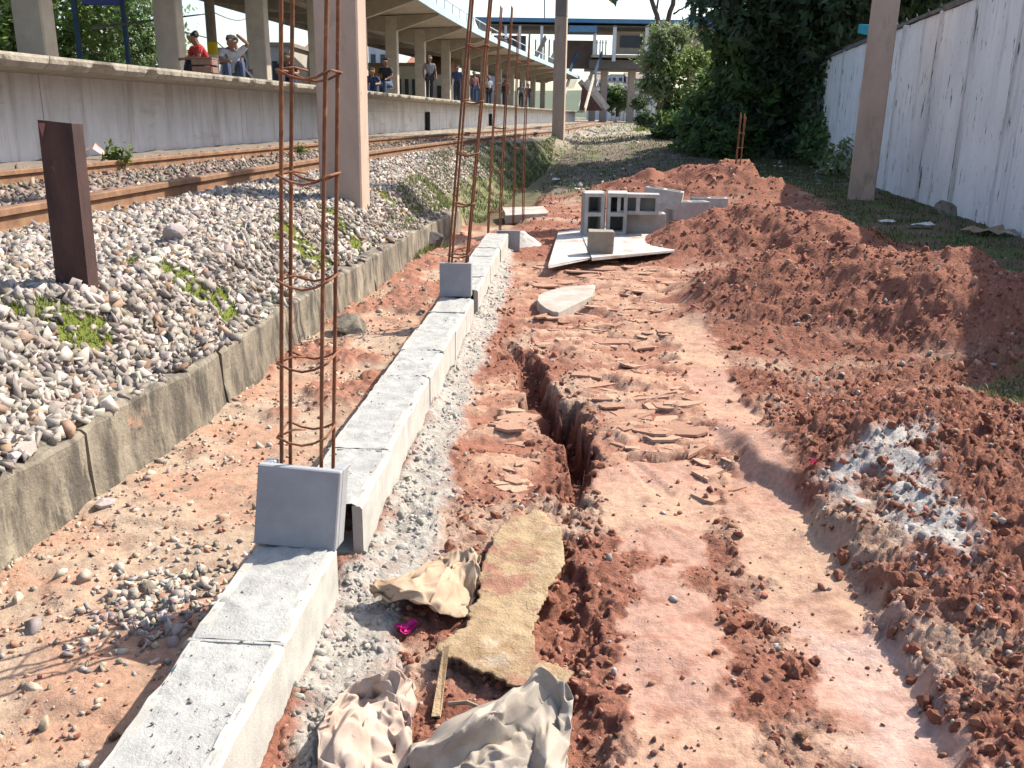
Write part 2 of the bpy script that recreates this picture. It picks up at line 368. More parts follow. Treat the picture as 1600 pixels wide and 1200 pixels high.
def terrain(X, Y, full=False):
    s = xw(Y) - X
    far = sst(9.2, 11.0, Y)
    n1 = fbm(X * .9, Y * .9, 3, 1); n2 = fbm(X * 4, Y * 4, 4, 5)
    wx = X + .05 * fbm(X * 6, Y * 6, 2, 201); wy = Y + .05 * fbm(X * 6, Y * 6, 2, 211)
    bl = .55 * billow(wx * 13, wy * 13, 4, 21, .62) + .45 * (fbm(wx * 10, wy * 10, 5, 25, .62) + .5); bl2 = billow(wx * 34, wy * 34, 2, 33)
    # right-hand ground
    g = .15 * sst(1.6, 3.6, X - .02 * Y) + .02 * n1 + .012 * n2
    mo = mounds(X, Y)
    grass = 1 - sst(-.15, .12, poly_sdf(X, Y, PW['grassr']) + .15 * n2)
    mo = mo * (1 - .88 * grass)
    soil = sst(.03, .14, mo)
    clay = np.zeros(X.shape)
    for k in ('plates', 'plates2', 'plates3'):
        clay = np.maximum(clay, .85 * (1 - sst(-.06, .05, poly_sdf(X, Y, PW[k]) + .05 * n2)))
    smooth = np.zeros(X.shape)
    for k in ('strip', 'strip2', 'centre', 'centre2'):
        smooth = np.maximum(smooth, 1 - sst(-.012, .012, poly_sdf(X, Y, PW[k]) + .07 * n2 + .10 * fbm(X * 8, Y * 8, 5, 203, .62)))
    mortar = 1 - sst(-.04, .03, poly_sdf(X, Y, PW['mortar']) + .05 * n2 + .03 * perlin(X * 15, Y * 15, 8))
    cem = (1 - sst(-.05, .05, poly_sdf(X, Y, PW['cement']) + .12 * n2)) * sst(-.12, .12, n2 + .12 + .7 * fbm(X * 9, Y * 9, 4, 231))
    tr = trench(X, Y)
    # flakes: terraced anisotropic noise
    fl = fbm(X * 2.3 + .8 * n2, Y * 5.5 + .4 * n2, 6, 44, .52)
    ter = sum(sst(t, t + .008, fl) for t in (-.20, -.07, .04, .14, .25))
    left = sst(-.05, .05, xrow(Y) - X) * (Y < 10)            # strip between low wall and block row
    right = (1 - left) * (1 - sst(-.1, .1, s))
    rough = np.clip(right * (1 - .6 * cem) * (1 - smooth) * (1 - mortar) * (1 - .95 * clay) * (1 - .7 * grass) * (1 - sst(12, 15, Y) * .7), 0, 1)
    amp = .022 + .016 * soil + .022 * sst(.55, 1.1, X) * (Y < 4)
    mo = mo * (1 + .35 * fbm(X * 2.2, Y * 2.2, 3, 209)) + .05 * soil * fbm(X * 3.5, Y * 3.5, 3, 219)
    g = g + mo + rough * amp * (bl * 1.1 + bl2 * .35 + .5 * n2)
    g = g + clay * right * (1 - smooth) * (1 - soil) * (ter * .0085 + .012 * n2 + .004 * fbm(X * 20, Y * 20, 3, 207))
    g = g + smooth * (.016 + .008 * n2 + .003 * fbm(X * 24, Y * 24, 3, 3))
    ds = poly_sdf(X, Y, PW['strip']); xs_ = np.interp(Y, STRIP_Y, STRIP_X)
    side = sst(-.02, .05, X - xs_)
    g = g + .05 * side * sst(-.01, .045, ds + .04 * n2) * sst(.7, .25, ds) * (Y < 3.6)
    g = g + mortar * (.026 + .034 * (fbm(wx * 17, wy * 17, 5, 61, .68) + .25) * (.45 + .55 * sst(-.1, .2, n2)))
    g = g + .035 * sst(.06, .0, X - xrow(Y) - .095) * (X > xrow(Y)) * (Y < 7.8) * (.6 + n2)
    g = g + cem * (.012 + .022 * (fbm(wx * 13, wy * 13, 5, 71, .65) + .4))
    g = g - tr * right
    # left strip
    lh = .015 * n2 + .012 * sst(.05, .3, fbm(X * 3, Y * 3, 2, 9)) + .004 * fbm(X * 22, Y * 22, 3, 19) + .05 * sst(.14, .0, xrow(Y) - .095 - X) * (Y < 8)
    redl = sst(.02, .25, fbm(X * 2.2 + 3, Y * 1.6, 3, 13) + .18 * sst(3.2, 4.5, Y) - .05) * sst(2.2, 3.2, Y)
    g = g * (1 - left) + left * (lh + .05 * redl * bl)
    # ballast bank
    wd = np.maximum(xw(Y) - xrail(Y), .7)
    b = .19 + .33 * sst(0, .38, s) + .07 * sst(.5, 1.0, s / wd * 1.15) + .012 * n2
    up = sst(19, 29, Y)
    bank = (-.10 + .54 * up) + (.69 - .54 * up) * sst(-.1, 1.0, s / np.maximum(wd - .42, .3)) + .03 * n2
    bz = b * (1 - far) + bank * far
    ditch = far * sst(.75, .55, -s + .06 * n2 * 3) * sst(24, 19, Y)
    g = g + .40 * up
    lo = g * (1 - ditch) + (-.09 + .04 * n2) * ditch
    k = np.where(far > .5, sst(-.12, .02, s), (s > -.005).astype(float))
    z = lo * (1 - k) + bz * k
    z = z + sst(35, 90, Y) * .0
    if not full: return z
    # ---- albedo
    def C(*c): return np.array(c, float)
    red = C(.265, .116, .078); redd = C(.16, .064, .043); pale = C(.425, .275, .19); pink = C(.385, .235, .178)
    tan = C(.47, .365, .275); orange = C(.47, .305, .215); greym = C(.40, .375, .335); green = C(.075, .105, .03); dirt = C(.17, .13, .095)
    def mix(a, b, t): return a * (1 - t[:, None]) + b * t[:, None]
    n3 = fbm(X * 1.7, Y * 2.3, 4, 77); n4 = fbm(X * 11, Y * 13, 3, 78)
    c = np.tile(red, (len(X), 1))
    c = mix(c, tan, np.clip(sst(-.1, .4, n3) * .6 * (1 - soil), 0, 1))
    c = mix(c, redd, sst(.1, .5, n4) * .6)
    c = mix(c, pale, clay * sst(-.35, .0, fl) * .85)
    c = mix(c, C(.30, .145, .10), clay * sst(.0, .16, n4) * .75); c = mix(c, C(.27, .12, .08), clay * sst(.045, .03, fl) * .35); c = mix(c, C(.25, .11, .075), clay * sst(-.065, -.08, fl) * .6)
    c = mix(c, mix(np.tile(pink, (len(X), 1)), pale, sst(-.2, .3, n3)), smooth * (.92 - .5 * sst(.05, .3, n4)))
    c = mix(c, C(.46, .32, .27), (1 - sst(-.06, .1, poly_sdf(X, Y, PW['pinkdust']) + .12 * n4)) * .8)
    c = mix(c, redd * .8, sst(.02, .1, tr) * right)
    c = mix(c, greym * .9, mortar * (.95 - .3 * sst(.1, .4, n4)))
    c = mix(c, C(.42, .395, .365), cem * (.95 - .3 * sst(0, .3, n4)))
    grs = grass * sst(-.35, .1, n2 + n3 * .5)
    c = mix(c, mix(np.tile(dirt * .8, (len(X), 1)), green, sst(-.15, .25, n3 + .4 * n4)), grass * .92)
    g2 = 1 - sst(-.1, .1, poly_sdf(X, Y, PW['grassr2']) + .2 * n2)
    c = mix(c, green * 1.8, g2 * .6 * sst(-.1, .2, n4))
    farr = sst(12.5, 14.5, Y + 1.2 * n3) * (1 - soil)
    c = mix(c, mix(np.tile(C(.16, .125, .10), (len(X), 1)), green, sst(0, .35, n3)), farr)
    c = mix(c, mix(np.tile(C(.33, .29, .23), (len(X), 1)), C(.17, .15, .10), sst(-.1, .3, n3 + .5 * n4)), sst(24, 30, Y))
    # left strip
    cl = mix(np.tile(C(.37, .275, .20), (len(X), 1)), C(.37, .22, .15), sst(-.1, .25, n3)); cl = mix(cl, C(.26, .18, .13), sst(.05, .35, n4) * .7)
    cl = mix(cl, red, redl * .85)
    c = mix(c, cl, left * (1 - mortar))
    c = mix(c, C(.11, .10, .055), ditch * .85)
    cb = mix(np.tile(C(.20, .17, .145), (len(X), 1)), C(.20, .15, .115), sst(.9, 1.5, s) * sst(3.2, 2.8, s))
    cb = mix(cb, C(.12, .14, .03), (1 - far) * sst(.14, .22, fbm(X * 2.5, Y * 2.5, 3, 302)) * sst(.55, .45, s))
    cb = mix(cb, mix(np.tile(C(.10, .12, .045), (len(X), 1)), C(.20, .165, .11), sst(-.1, .25, n4 + .5 * n3)), far * sst(.75, .40, s + .3 * n2) * sst(-.4, 0, n3 + .3))
    cb = mix(cb, mix(np.tile(C(.31, .27, .22), (len(X), 1)), C(.15, .12, .09), sst(-.2, .3, n4)), sst(22, 28, Y))
    c = mix(c, cb, k)
    msk = dict(mortar=mortar, soil=soil, smooth=smooth, clay=clay, left=left, right=right, grass=grass, cem=cem, tr=tr, s=s, k=k, rough=rough, redl=redl, far=far)
    return z, np.clip(c, .01, .9), msk

def zt(x, y): return float(terrain(np.array([float(x)]), np.array([float(y)]))[0])
def G(px, py, it=8):
    """point of the ground seen at a pixel"""
    z = 0.0
    for _ in range(it):
        p = P(px, py, z); z = .5 * z + .5 * zt(p[0], p[1])
    p[2] = zt(p[0], p[1]); return p

# ------------------------------------------------------------------ ground sheet
M_ground = mat('soil', (1, 1, 1), attr='Col', scale=55, var=.28, rough=.95, bump=.004, bscale=130, spec=.1, detail=8, bump2=(34, .03))
ys = [-50, -25, -10, -6, -3, -1, 0, .4, .7, .9, 1.05, 1.15]
while ys[-1] < 14: ys.append(ys[-1] * 1.0042)
while ys[-1] < 110: ys.append(ys[-1] * 1.016)
while ys[-1] < 700: ys.append(ys[-1] * 1.08)
ys = np.array(ys)
us = np.linspace(-1.12, 1.12, 600); o_ = 900 * (np.arange(1, 41) / 40) ** 3.2; ex_ = np.concatenate([-o_[::-1], us * 0, o_]); us = np.concatenate([np.full(40, -1.12), us, np.full(40, 1.12)])
wY = .60 * np.maximum(ys, .6) + .25
GX = (us[None, :] * wY[:, None] + ex_[None, :]).ravel(); GY = np.repeat(ys, len(us))
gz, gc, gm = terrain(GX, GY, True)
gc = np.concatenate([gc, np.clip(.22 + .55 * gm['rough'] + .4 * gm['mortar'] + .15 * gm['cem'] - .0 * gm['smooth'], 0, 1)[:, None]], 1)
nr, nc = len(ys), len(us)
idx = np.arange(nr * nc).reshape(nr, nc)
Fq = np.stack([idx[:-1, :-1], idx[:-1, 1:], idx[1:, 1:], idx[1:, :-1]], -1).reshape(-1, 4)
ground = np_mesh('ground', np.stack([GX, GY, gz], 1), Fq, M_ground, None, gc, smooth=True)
tag(ground, kind='structure')

# ------------------------------------------------------------------ loose stones and clods
M_stone = mat('ballast_stone', (1, 1, 1), attr='Col', scale=30, var=.2, rough=.9, bump=.002, bscale=150, spec=.2)
M_stone1 = mat('ballast_stone_single', (.42, .37, .325), (.20, .165, .14), scale=20, contrast=(.1, .95), rough=.9, bump=.002, bscale=150, rand=True, spec=.2)
M_clod = mat('soil_clod', (1, 1, 1), attr='Col', scale=60, var=.25, rough=.95, bump=.006, bscale=160, spec=.1)
def stone_cols(n, r, base, var=.22, hue=.06):
    b = np.array(base)[None] * np.exp(r.normal(0, var, (n, 1))); return np.clip(b * (1 + r.normal(0, hue, (n, 3))), .02, .8)

def cand(n, y0, y1, f0, f1, r, p=1.0):
    y = y0 * (y1 / y0) ** (r.random(n) ** p); x = f0(y) + r.random(n) * (f1(y) - f0(y)); return x, y
r = np.random.default_rng(11)
xb, yb = cand(42000, 1.6, 15, lambda y: np.maximum(xrail(y) + .10, -.62 * y - .5), lambda y: xw(y) + .03, r, .8)
n4 = fbm(xb * 2.5, yb * 2.5, 3, 302)
moss = (n4 > .22) & ((xw(yb) - xb) < .5)
keep = ~(moss & (r.random(len(xb)) < .75)) & ((xw(yb) - xb) > -.035) & ~((yb > 9) & ((xw(yb) - xb) < .40 + .25 * n4))
xb, yb = xb[keep], yb[keep]
sb = np.clip(np.exp(r.normal(math.log(.0175), .36, len(xb))), .006, .034)
zb = np.where(xb > xw(yb) - .085, .238, terrain(xb, yb)) + sb * .2; kk = (xb < xw(yb) - .06) | (r.random(len(xb)) < .22); xb, yb, sb, zb = xb[kk], yb[kk], sb[kk], zb[kk]
cb = stone_cols(len(xb), r, (.31, .27, .235), .30, .03)
cb[r.random(len(xb)) < .10] *= np.array([.85, .66, .52])
key = sb / yb; order = np.argsort(-key)
ball = thing('ballast', None, None); ball['kind'] = 'structure'
rest = order[300:]
st = scatter_hulls('ballast_gravel', np.stack([xb, yb, zb], 1)[rest], sb[rest], cb[rest], M_stone, parent=ball, seed=2, tilt=1.0)
st['kind'] = 'stuff'
st_mesh = []
for v, fc_ in HUV[:16]:
    me = bpy.data.meshes.new('stone'); me.from_pydata([tuple(q) for q in v], [], [tuple(int(i) for i in f) for f in fc_]); me.materials.append(M_stone1); st_mesh.append(me)
for i in order[:300]:
    o = bpy.data.objects.new('stone', st_mesh[random.randrange(16)]); link(o, ball)
    o.location = (xb[i], yb[i], zb[i]); s_ = float(sb[i]); o.scale = (s_, s_, s_)
    o.rotation_euler = (random.uniform(-.5, .5), random.uniform(-.5, .5), random.uniform(0, 6.3))
# dark stones between the rails and beyond the far rail
xc, yc = cand(9000, 3.2, 22, lambda y: xplat(y) + .05, lambda y: xrail(y) - .08, r, .7)
sc_ = np.clip(np.exp(r.normal(math.log(.022), .3, len(xc))), .01, .045)
scatter_hulls('track_gravel', np.stack([xc, yc, terrain(xc, yc) + sc_ * .1], 1), sc_, stone_cols(len(xc), r, (.20, .16, .13), .3), M_stone, seed=4)['kind'] = 'stuff'
# pebbles: along the foot of the low wall, over the sandy strip, near the row
px_, py_ = cand(9000, 1.3, 8.5, lambda y: xw(y) + .01, lambda y: xrow(y) - .1, r, .9)
near_wall = np.abs(px_ - xw(py_)) < .17 * r.random(len(px_)) ** 1.5 + .02
keep = near_wall & (r.random(len(px_)) < .7) | (r.random(len(px_)) < .28 * sst(-.1, .3, fbm(px_ * 3, py_ * 3, 2, 400)) + .10)
px_, py_ = px_[keep], py_[keep]
sp = np.clip(np.exp(r.normal(math.log(.0055), .6, len(px_))), .0018, .026)
scatter_hulls('pebbles', np.stack([px_, py_, terrain(px_, py_) + sp * .1], 1), sp, stone_cols(len(px_), r, (.36, .285, .22), .3, .04), M_stone, seed=5)['kind'] = 'stuff'
# heap of small pebbles left of the row
hx, hy = P(265, 945, 0)[:2]
qx = hx + r.normal(0, .10, 420); qy = hy + r.normal(0, .13, 420); kk = qx < xrow(qy) - .11; qx, qy = qx[kk], qy[kk]
sp = np.clip(np.exp(r.normal(math.log(.010), .35, len(qx))), .004, .024)
scatter_hulls('pebble_heap', np.stack([qx, qy, terrain(qx, qy) + sp * .2], 1), sp, stone_cols(len(qx), r, (.33, .29, .25), .3, .04), M_stone, seed=6)['kind'] = 'stuff'
# clods of red soil
cx_, cy_ = cand(70000, 1.15, 14, lambda y: xrow(y) + .12, lambda y: .62 * y + .3, r, .75)
tz, tc, tm = terrain(cx_, cy_, True)
dens = tm['rough'] * (.35 + .65 * tm['soil']) + .8 * sst(.01, .08, tm['tr']) + .35 * tm['rough'] * sst(.5, .9, cx_) * (cy_ < 4)
dens = dens * (1 - .8 * tm['grass']) * (.25 + .75 * sst(-.2, .25, fbm(cx_ * 5, cy_ * 5, 3, 500)))
keep = r.random(len(cx_)) < dens * .62
cx2, cy2, tz2 = cx_[keep], cy_[keep], tz[keep]
scl = np.clip(np.exp(r.normal(math.log(.0062), .55, len(cx2))), .002, .021) * (.8 + .07 * cy2)
ccol = stone_cols(len(cx2), r, (.255, .113, .075), .28, .06)
t_ = r.random(len(cx2)); ccol[t_ < .05] = (.40, .36, .32); ccol[(t_ > .05) & (t_ < .13)] = (.42, .24, .17)
order = np.argsort(-scl / cy2); soil_root = thing('loose_soil', None, None); soil_root['kind'] = 'structure'
scatter_stones('soil_crumbs', np.stack([cx2, cy2, tz2 + scl * .05], 1)[order[220:]], scl[order[220:]], ccol[order[220:]], M_clod, CLV, soil_root, 8, 1.0, True)['kind'] = 'stuff'
M_clod1 = mat('soil_clod_single', (.28, .125, .08), (.17, .07, .046), scale=30, contrast=(.1, .95), rough=.95, bump=.008, bscale=110, rand=True, spec=.1)
cl_mesh = []
for v in CLV:
    me = bpy.data.meshes.new('clod'); me.from_pydata([tuple(q) for q in v], [], [tuple(int(i) for i in f) for f in ICF]); me.materials.append(M_clod1)
    bm = bmesh.new(); bm.from_mesh(me); bmesh.ops.subdivide_edges(bm, edges=bm.edges[:], cuts=1, use_grid_fill=True, smooth=.6)
    for v2 in bm.verts: v2.co *= 1 + random.uniform(-.28, .22)
    bm.to_mesh(me); bm.free(); cl_mesh.append(me)
for i in order[:220]:
    o = bpy.data.objects.new('clod', cl_mesh[random.randrange(12)]); link(o, soil_root)
    s_ = float(scl[i]); o.location = (cx2[i], cy2[i], tz2[i] + s_ * .0); o.scale = (s_, s_, s_)
    o.rotation_euler = (random.uniform(0, 6), random.uniform(0, 6), random.uniform(0, 6))
# broken plates of dried clay lying in the middle of the site
M_plate = mat('clay_plate', (.44, .29, .205), (.30, .165, .115), scale=16, contrast=(.1, .95), rough=.95, bump=.004, bscale=90, rand=True, spec=.1)
pl_mesh = []
for k in range(14):
    nv_ = random.randint(7, 11); ang = sorted(random.uniform(0, 6.283) for _ in range(nv_)); rr_ = [random.uniform(.6, 1.1) for _ in ang]
    out_ = [(math.cos(a) * q, math.sin(a) * q * random.uniform(.45, .7)) for a, q in zip(ang, rr_)]
    mb = MB(); mb.prism(out_, -.12, random.uniform(.03, .06)); me = bpy.data.meshes.new('clay_plate'); me.from_pydata(mb.v, [], mb.f)
    bm = bmesh.new(); bm.from_mesh(me); bmesh.ops.recalc_face_normals(bm, faces=bm.faces)
    top_ = [f for f in bm.faces if len(f.verts) > 4]; bmesh.ops.poke(bm, faces=top_)
    for v in bm.verts:
        if v.co.z > 0: v.co.z += random.uniform(-.02, .02); v.co.x *= random.uniform(.93, 1); v.co.y *= random.uniform(.93, 1)
    bm.to_mesh(me); bm.free(); me.materials.append(M_plate); pl_mesh.append(me)
qx, qy = cand(1500, 1.9, 8, lambda y: xrow(y) + .4, lambda y: .34 * y, r, .9)
tz, tc, tm = terrain(qx, qy, True); keep = (tm['clay'] > .5) & (tm['tr'] < .01) & (tm['smooth'] < .3) & (r.random(len(qx)) < .75) & (tm['soil'] < .3)
qx, qy, tz = qx[keep][:190], qy[keep][:190], tz[keep][:190]
for x_, y_, z_ in zip(qx, qy, tz):
    o = bpy.data.objects.new('clay_plate', pl_mesh[random.randrange(14)]); link(o, soil_root); q = random.choice((.035, .05, .065, .09, .12)) * (.7 + .09 * y_)
    o.location = (x_, y_, z_ + .002); o.scale = (q, q, q * random.uniform(.5, .9) if q < .08 else .06); o.rotation_euler = (random.uniform(-.09, .09), random.uniform(-.07, .07), random.gauss(0, .5) + random.choice((0, math.pi)))
# crumbs of mortar
mx_, my_ = cand(14000, 1.15, 7.8, lambda y: xrow(y) + .09, lambda y: xrow(y) + .5, r, .8)
tz, tc, tm = terrain(mx_, my_, True); keep = r.random(len(mx_)) < tm['mortar'] * (.15 + .6 * sst(-.1, .3, fbm(mx_ * 6, my_ * 6, 2, 600)))
mx_, my_, tz = mx_[keep], my_[keep], tz[keep]
ss = np.clip(np.exp(r.normal(math.log(.0045), .5, len(mx_))), .0015, .014)
scatter_stones('mortar_crumbs', np.stack([mx_, my_, tz + ss * .05], 1), ss, stone_cols(len(mx_), r, (.38, .355, .32), .16, .03), M_clod, CLV, None, 9, 1.0, True)['kind'] = 'stuff'
cx3, cy3 = cand(5000, 1.5, 3.6, lambda y: y * .30, lambda y: .62 * y, r)
tz, tc, tm = terrain(cx3, cy3, True); keep = r.random(len(cx3)) < tm['cem'] * .2; cx3, cy3, tz = cx3[keep], cy3[keep], tz[keep]
ss = np.clip(np.exp(r.normal(math.log(.006), .5, len(cx3))), .002, .018)
scatter_stones('cement_crumbs', np.stack([cx3, cy3, tz - ss * .1], 1), ss, stone_cols(len(cx3), r, (.36, .34, .315), .16, .02), M_clod, CLV, None, 10, 1.0, True)['kind'] = 'stuff'
# grit over the clay
gx, gy = cand(22000, 1.15, 9, lambda y: np.maximum(xw(y), -.62 * y - .3), lambda y: .6 * y + .2, r, .8); kk = (gx > xrow(gy) + .11) | (gx < xrow(gy) - .11); gx, gy = gx[kk], gy[kk]
tz, tc, tm = terrain(gx, gy, True); keep = r.random(len(gx)) < (.25 + .5 * sst(0, .3, fbm(gx * 4, gy * 4, 2, 640))) * (1 - tm['mortar']) * (1 - .6 * tm['smooth'])
gx, gy, tz = gx[keep], gy[keep], tz[keep]
ss = np.clip(np.exp(r.normal(math.log(.004), .45, len(gx))), .0015, .012)
gcl = stone_cols(len(gx), r, (.33, .17, .115), .35, .08); gcl[r.random(len(gx)) < .15] = (.45, .40, .36)
scatter_stones('grit', np.stack([gx, gy, tz + ss * .3], 1), ss, gcl, M_clod, CLV, None, 12, 1.0, False)['kind'] = 'stuff'

# ------------------------------------------------------------------ low retaining wall
M_oldconc = mat('old_concrete', (.30, .26, .195), (.13, .11, .085), scale=6, stretch=(1, 1, .5), rough=.92, bump=.005, bscale=70, detail=9, bump2=(22, .006),
                spots=[((.085, .075, .06), 8, (1.4, 1.4, .4), .47, .60), ((.47, .40, .28), 3, (1, 1, .7), .58, .75), ((.42, .24, .16), 5, (1, 1, .8), .62, .72), ((.06, .055, .045), 30, (1, 1, 1), .62, .70)])
rw = thing('retaining_wall', 'low weathered concrete kerb wall holding back the track ballast', 'retaining wall', (-1.2, 3, 0))
cuts = [.3, 1.4, 2.53, 3.45, 4.3, 5.1, 5.95, 6.8, 7.9, 9.2]
for a, b in zip(cuts[:-1], cuts[1:]):
    yy = np.linspace(a + .006, b - .006, 16); V = []; Fs = []
    for y in yy:
        x0 = float(xw(y)); top = .235 + .02 * float(perlin(y * 2.3, 0, 5)) + .012 * float(perlin(y * 11, 3, 6))
        wv = .012 * float(perlin(y * 7, 9, 7))
        prof = [(.075, -.2), (.06 + wv, .02), (.052 + wv, .10), (.047, top - .012), (.036, top), (-.05, top + .006), (-.08, top - .06), (-.09, -.2)]
        V += [(x0 + p, y, z) for p, z in prof]
    k = 8
    for i in range(len(yy) - 1):
        for j in range(k - 1): Fs.append((i * k + j, i * k + j + 1, (i + 1) * k + j + 1, (i + 1) * k + j))
    Fs += [tuple(range(k)), tuple((len(yy) - 1) * k + j for j in range(k - 1, -1, -1))]
    MB().add(V, Fs).build('wall_panel', M_oldconc, rw, jit=.004)

# ------------------------------------------------------------------ block row with column gaps
M_block = mat('block_concrete', (.45, .43, .39), (.34, .325, .29), scale=12, rough=.9, bump=.0015, bscale=180, var=.15)
M_blockd = mat('block_grey', (.30, .305, .315), (.24, .245, .255), scale=10, rough=.9, bump=.001, bscale=200)
M_fill = mat('grout', (.40, .395, .37), (.28, .275, .26), scale=14, rough=.95, bump=.004, bscale=110, detail=9,
             spots=[((.24, .235, .22), 38, (1, 1, 1), .60, .70)])
ROWANG = -math.atan(.0605)
def block_row(y0, y1, label):
    cy = (y0 + y1) / 2
    t = thing('block_wall', label, 'block wall', (float(xrow(cy)), cy, 0), 'low block wall courses between column gaps', (0, 0, ROWANG))
    c = math.cos(ROWANG); n = round((y1 - y0) / .4); Ln = (y1 - y0) / c / n
    for i in range(n):
        yc = -((y1 - y0) / c) / 2 + (i + .5) * Ln
        dx = random.uniform(-.004, .004); dz = random.uniform(-.004, .004); rz = random.uniform(-.008, .008)
        hl = Ln / 2 - .004
        # channel block: two side walls, bottom, filled with grout
        mb = MB(); Mz = Matrix.Rotation(rz, 3, 'Z')
        for sx_ in (-.082, .082):
            ns = 9; V_ = []; top = [random.gauss(0, .0022) - (.006 if random.random() < .12 else 0) for _ in range(ns + 1)]; sid = [random.gauss(0, .0012) for _ in range(ns + 1)]
            for q in range(ns + 1):
                yy_ = yc - hl + 2 * hl * q / ns; zz_ = .18 + dz + top[q]; w0 = .013
                o1 = sx_ + dx; sg = 1 if sx_ > 0 else -1
                V_ += [(o1 - sg * w0, yy_, -.01), (o1 + sg * (w0 + sid[q]), yy_, -.01), (o1 + sg * (w0 + sid[q]), yy_, zz_ - .009), (o1 + sg * (w0 - .006 + sid[q]), yy_, zz_ - .001), (o1 - sg * w0, yy_, zz_)]
            mb.add(V_, [(q * 5 + j, q * 5 + (j + 1) % 5, q * 5 + 5 + (j + 1) % 5, q * 5 + 5 + j) for q in range(ns) for j in range(5)] + [(4, 3, 2, 1, 0), tuple(ns * 5 + j for j in range(5))])
        mb.box((dx, yc, .02 + dz), (.138, 2 * hl, .05), rot=Mz)
        b = mb.build('concrete_block', M_block, t, world=False)
        # grout surface
        gxn = np.linspace(-.080, .080, 14); gyn = np.linspace(-hl, hl, 36)
        GXg, GYg = np.meshgrid(gxn, gyn); off = i * 3.7 + y0 * 9
        gzv = .1785 + dz + .003 * fbm(GXg * 20 + off, GYg * 20, 3, 5) + .005 * sst(.25, .5, billow(GXg * 30 + off, GYg * 30, 2, 8) * (fbm(GXg * 6, GYg * 6 + off, 2, 4) + .45))
        V = np.stack([GXg.ravel() + dx, GYg.ravel() + yc, gzv.ravel()], 1)
        ii = np.arange(14 * 36).reshape(36, 14); q = np.stack([ii[:-1, :-1], ii[:-1, 1:], ii[1:, 1:], ii[1:, :-1]], -1).reshape(-1, 4)
        np_mesh('grout_fill', V, q, M_fill, b, smooth=True)
    # mortar joints, slightly recessed
    mj = MB()
    for i in range(1, n):
        yc = -((y1 - y0) / c) / 2 + i * Ln
        mj.box((0, yc, .0880), (.186, .0088, .185))
    mj.build('mortar_joint', M_fill, t, world=False)
    return t
block_row(.30, 1.895, 'nearest length of low grey concrete block wall, ending at the front tilted block')
block_row(2.13, 4.90, 'middle length of low block wall between the two upright blocks')
block_row(5.14, 7.70, 'farthest length of low block wall, beyond the second upright block')

# small crumbs and specks on top of the wall
wy = .9 * (7.6 / .9) ** r.random(420); wy = wy[~((wy > 1.87) & (wy < 2.15)) & ~((wy > 4.88) & (wy < 5.16))]
wx = xrow(wy) + r.uniform(-.085, .085, len(wy)); ss = np.clip(np.exp(r.normal(math.log(.0016), .5, len(wy))), .0006, .0042)
scatter_stones('mortar_specks', np.stack([wx, wy, np.full(len(wy), .181)], 1), ss, stone_cols(len(wy), r, (.30, .28, .25), .3), M_clod, CLV, None, 14, 1.0)['kind'] = 'stuff'

def grid_block(nx, ny, solid, xs, ys_, h):
    """solid cells of a plan grid extruded to height h (hollow block)"""
    mb = MB()
    for i in range(nx):
        for j in range(ny):
            if not solid(i, j): continue
            x0, x1, y0, y1 = xs[i], xs[i + 1], ys_[j], ys_[j + 1]
            c8 = [(x0, y0, 0), (x1, y0, 0), (x1, y1, 0), (x0, y1, 0), (x0, y0, h), (x1, y0, h), (x1, y1, h), (x0, y1, h)]
            fs = [(0, 3, 2, 1), (4, 5, 6, 7)]
            for (di, dj), f in (((0, -1), (0, 1, 5, 4)), ((1, 0), (1, 2, 6, 5)), ((0, 1), (2, 3, 7, 6)), ((-1, 0), (3, 0, 4, 7))):
                a, b = i + di, j + dj
                if not (0 <= a < nx and 0 <= b < ny and solid(a, b)): fs.append(f)
            mb.add(c8, fs)
    return mb
def hollow_mesh(L=.39, W=.19, H=.19, bottom=True):
    xs = [-L / 2, -L / 2 + .035, -.019, .019, L / 2 - .035, L / 2]; yz = [-W / 2, -W / 2 + .034, W / 2 - .034, W / 2]
    mb = grid_block(5, 3, lambda i, j: not (j == 1 and i in (1, 3)), xs, yz, H)
    mb2 = grid_block(1, 1, lambda i, j: True, [xs[0] + .004, xs[-1] - .004], [yz[0] + .004, yz[-1] - .004], .02)
    mb2.v = [(a, b, c + .004) for a, b, c in mb2.v]
    if bottom: mb.add(mb2.v, mb2.f)
    me = bpy.data.meshes.new('hollow_block'); me.from_pydata(mb.v, [], mb.f)
    bm = bmesh.new(); bm.from_mesh(me); bmesh.ops.remove_doubles(bm, verts=bm.verts, dist=1e-5); bmesh.ops.recalc_face_normals(bm, faces=bm.faces)
    bmesh.ops.bevel(bm, geom=[e for e in bm.edges if len(e.link_faces) == 2 and e.calc_face_angle(0) > .5], offset=.0035, segments=1, affect='EDGES')
    bm.to_mesh(me); bm.free(); me.materials.append(M_block2); return me
M_block2 = mat('pile_block', (.42, .41, .385), (.30, .295, .28), scale=9, rough=.92, bump=.002, bscale=150)

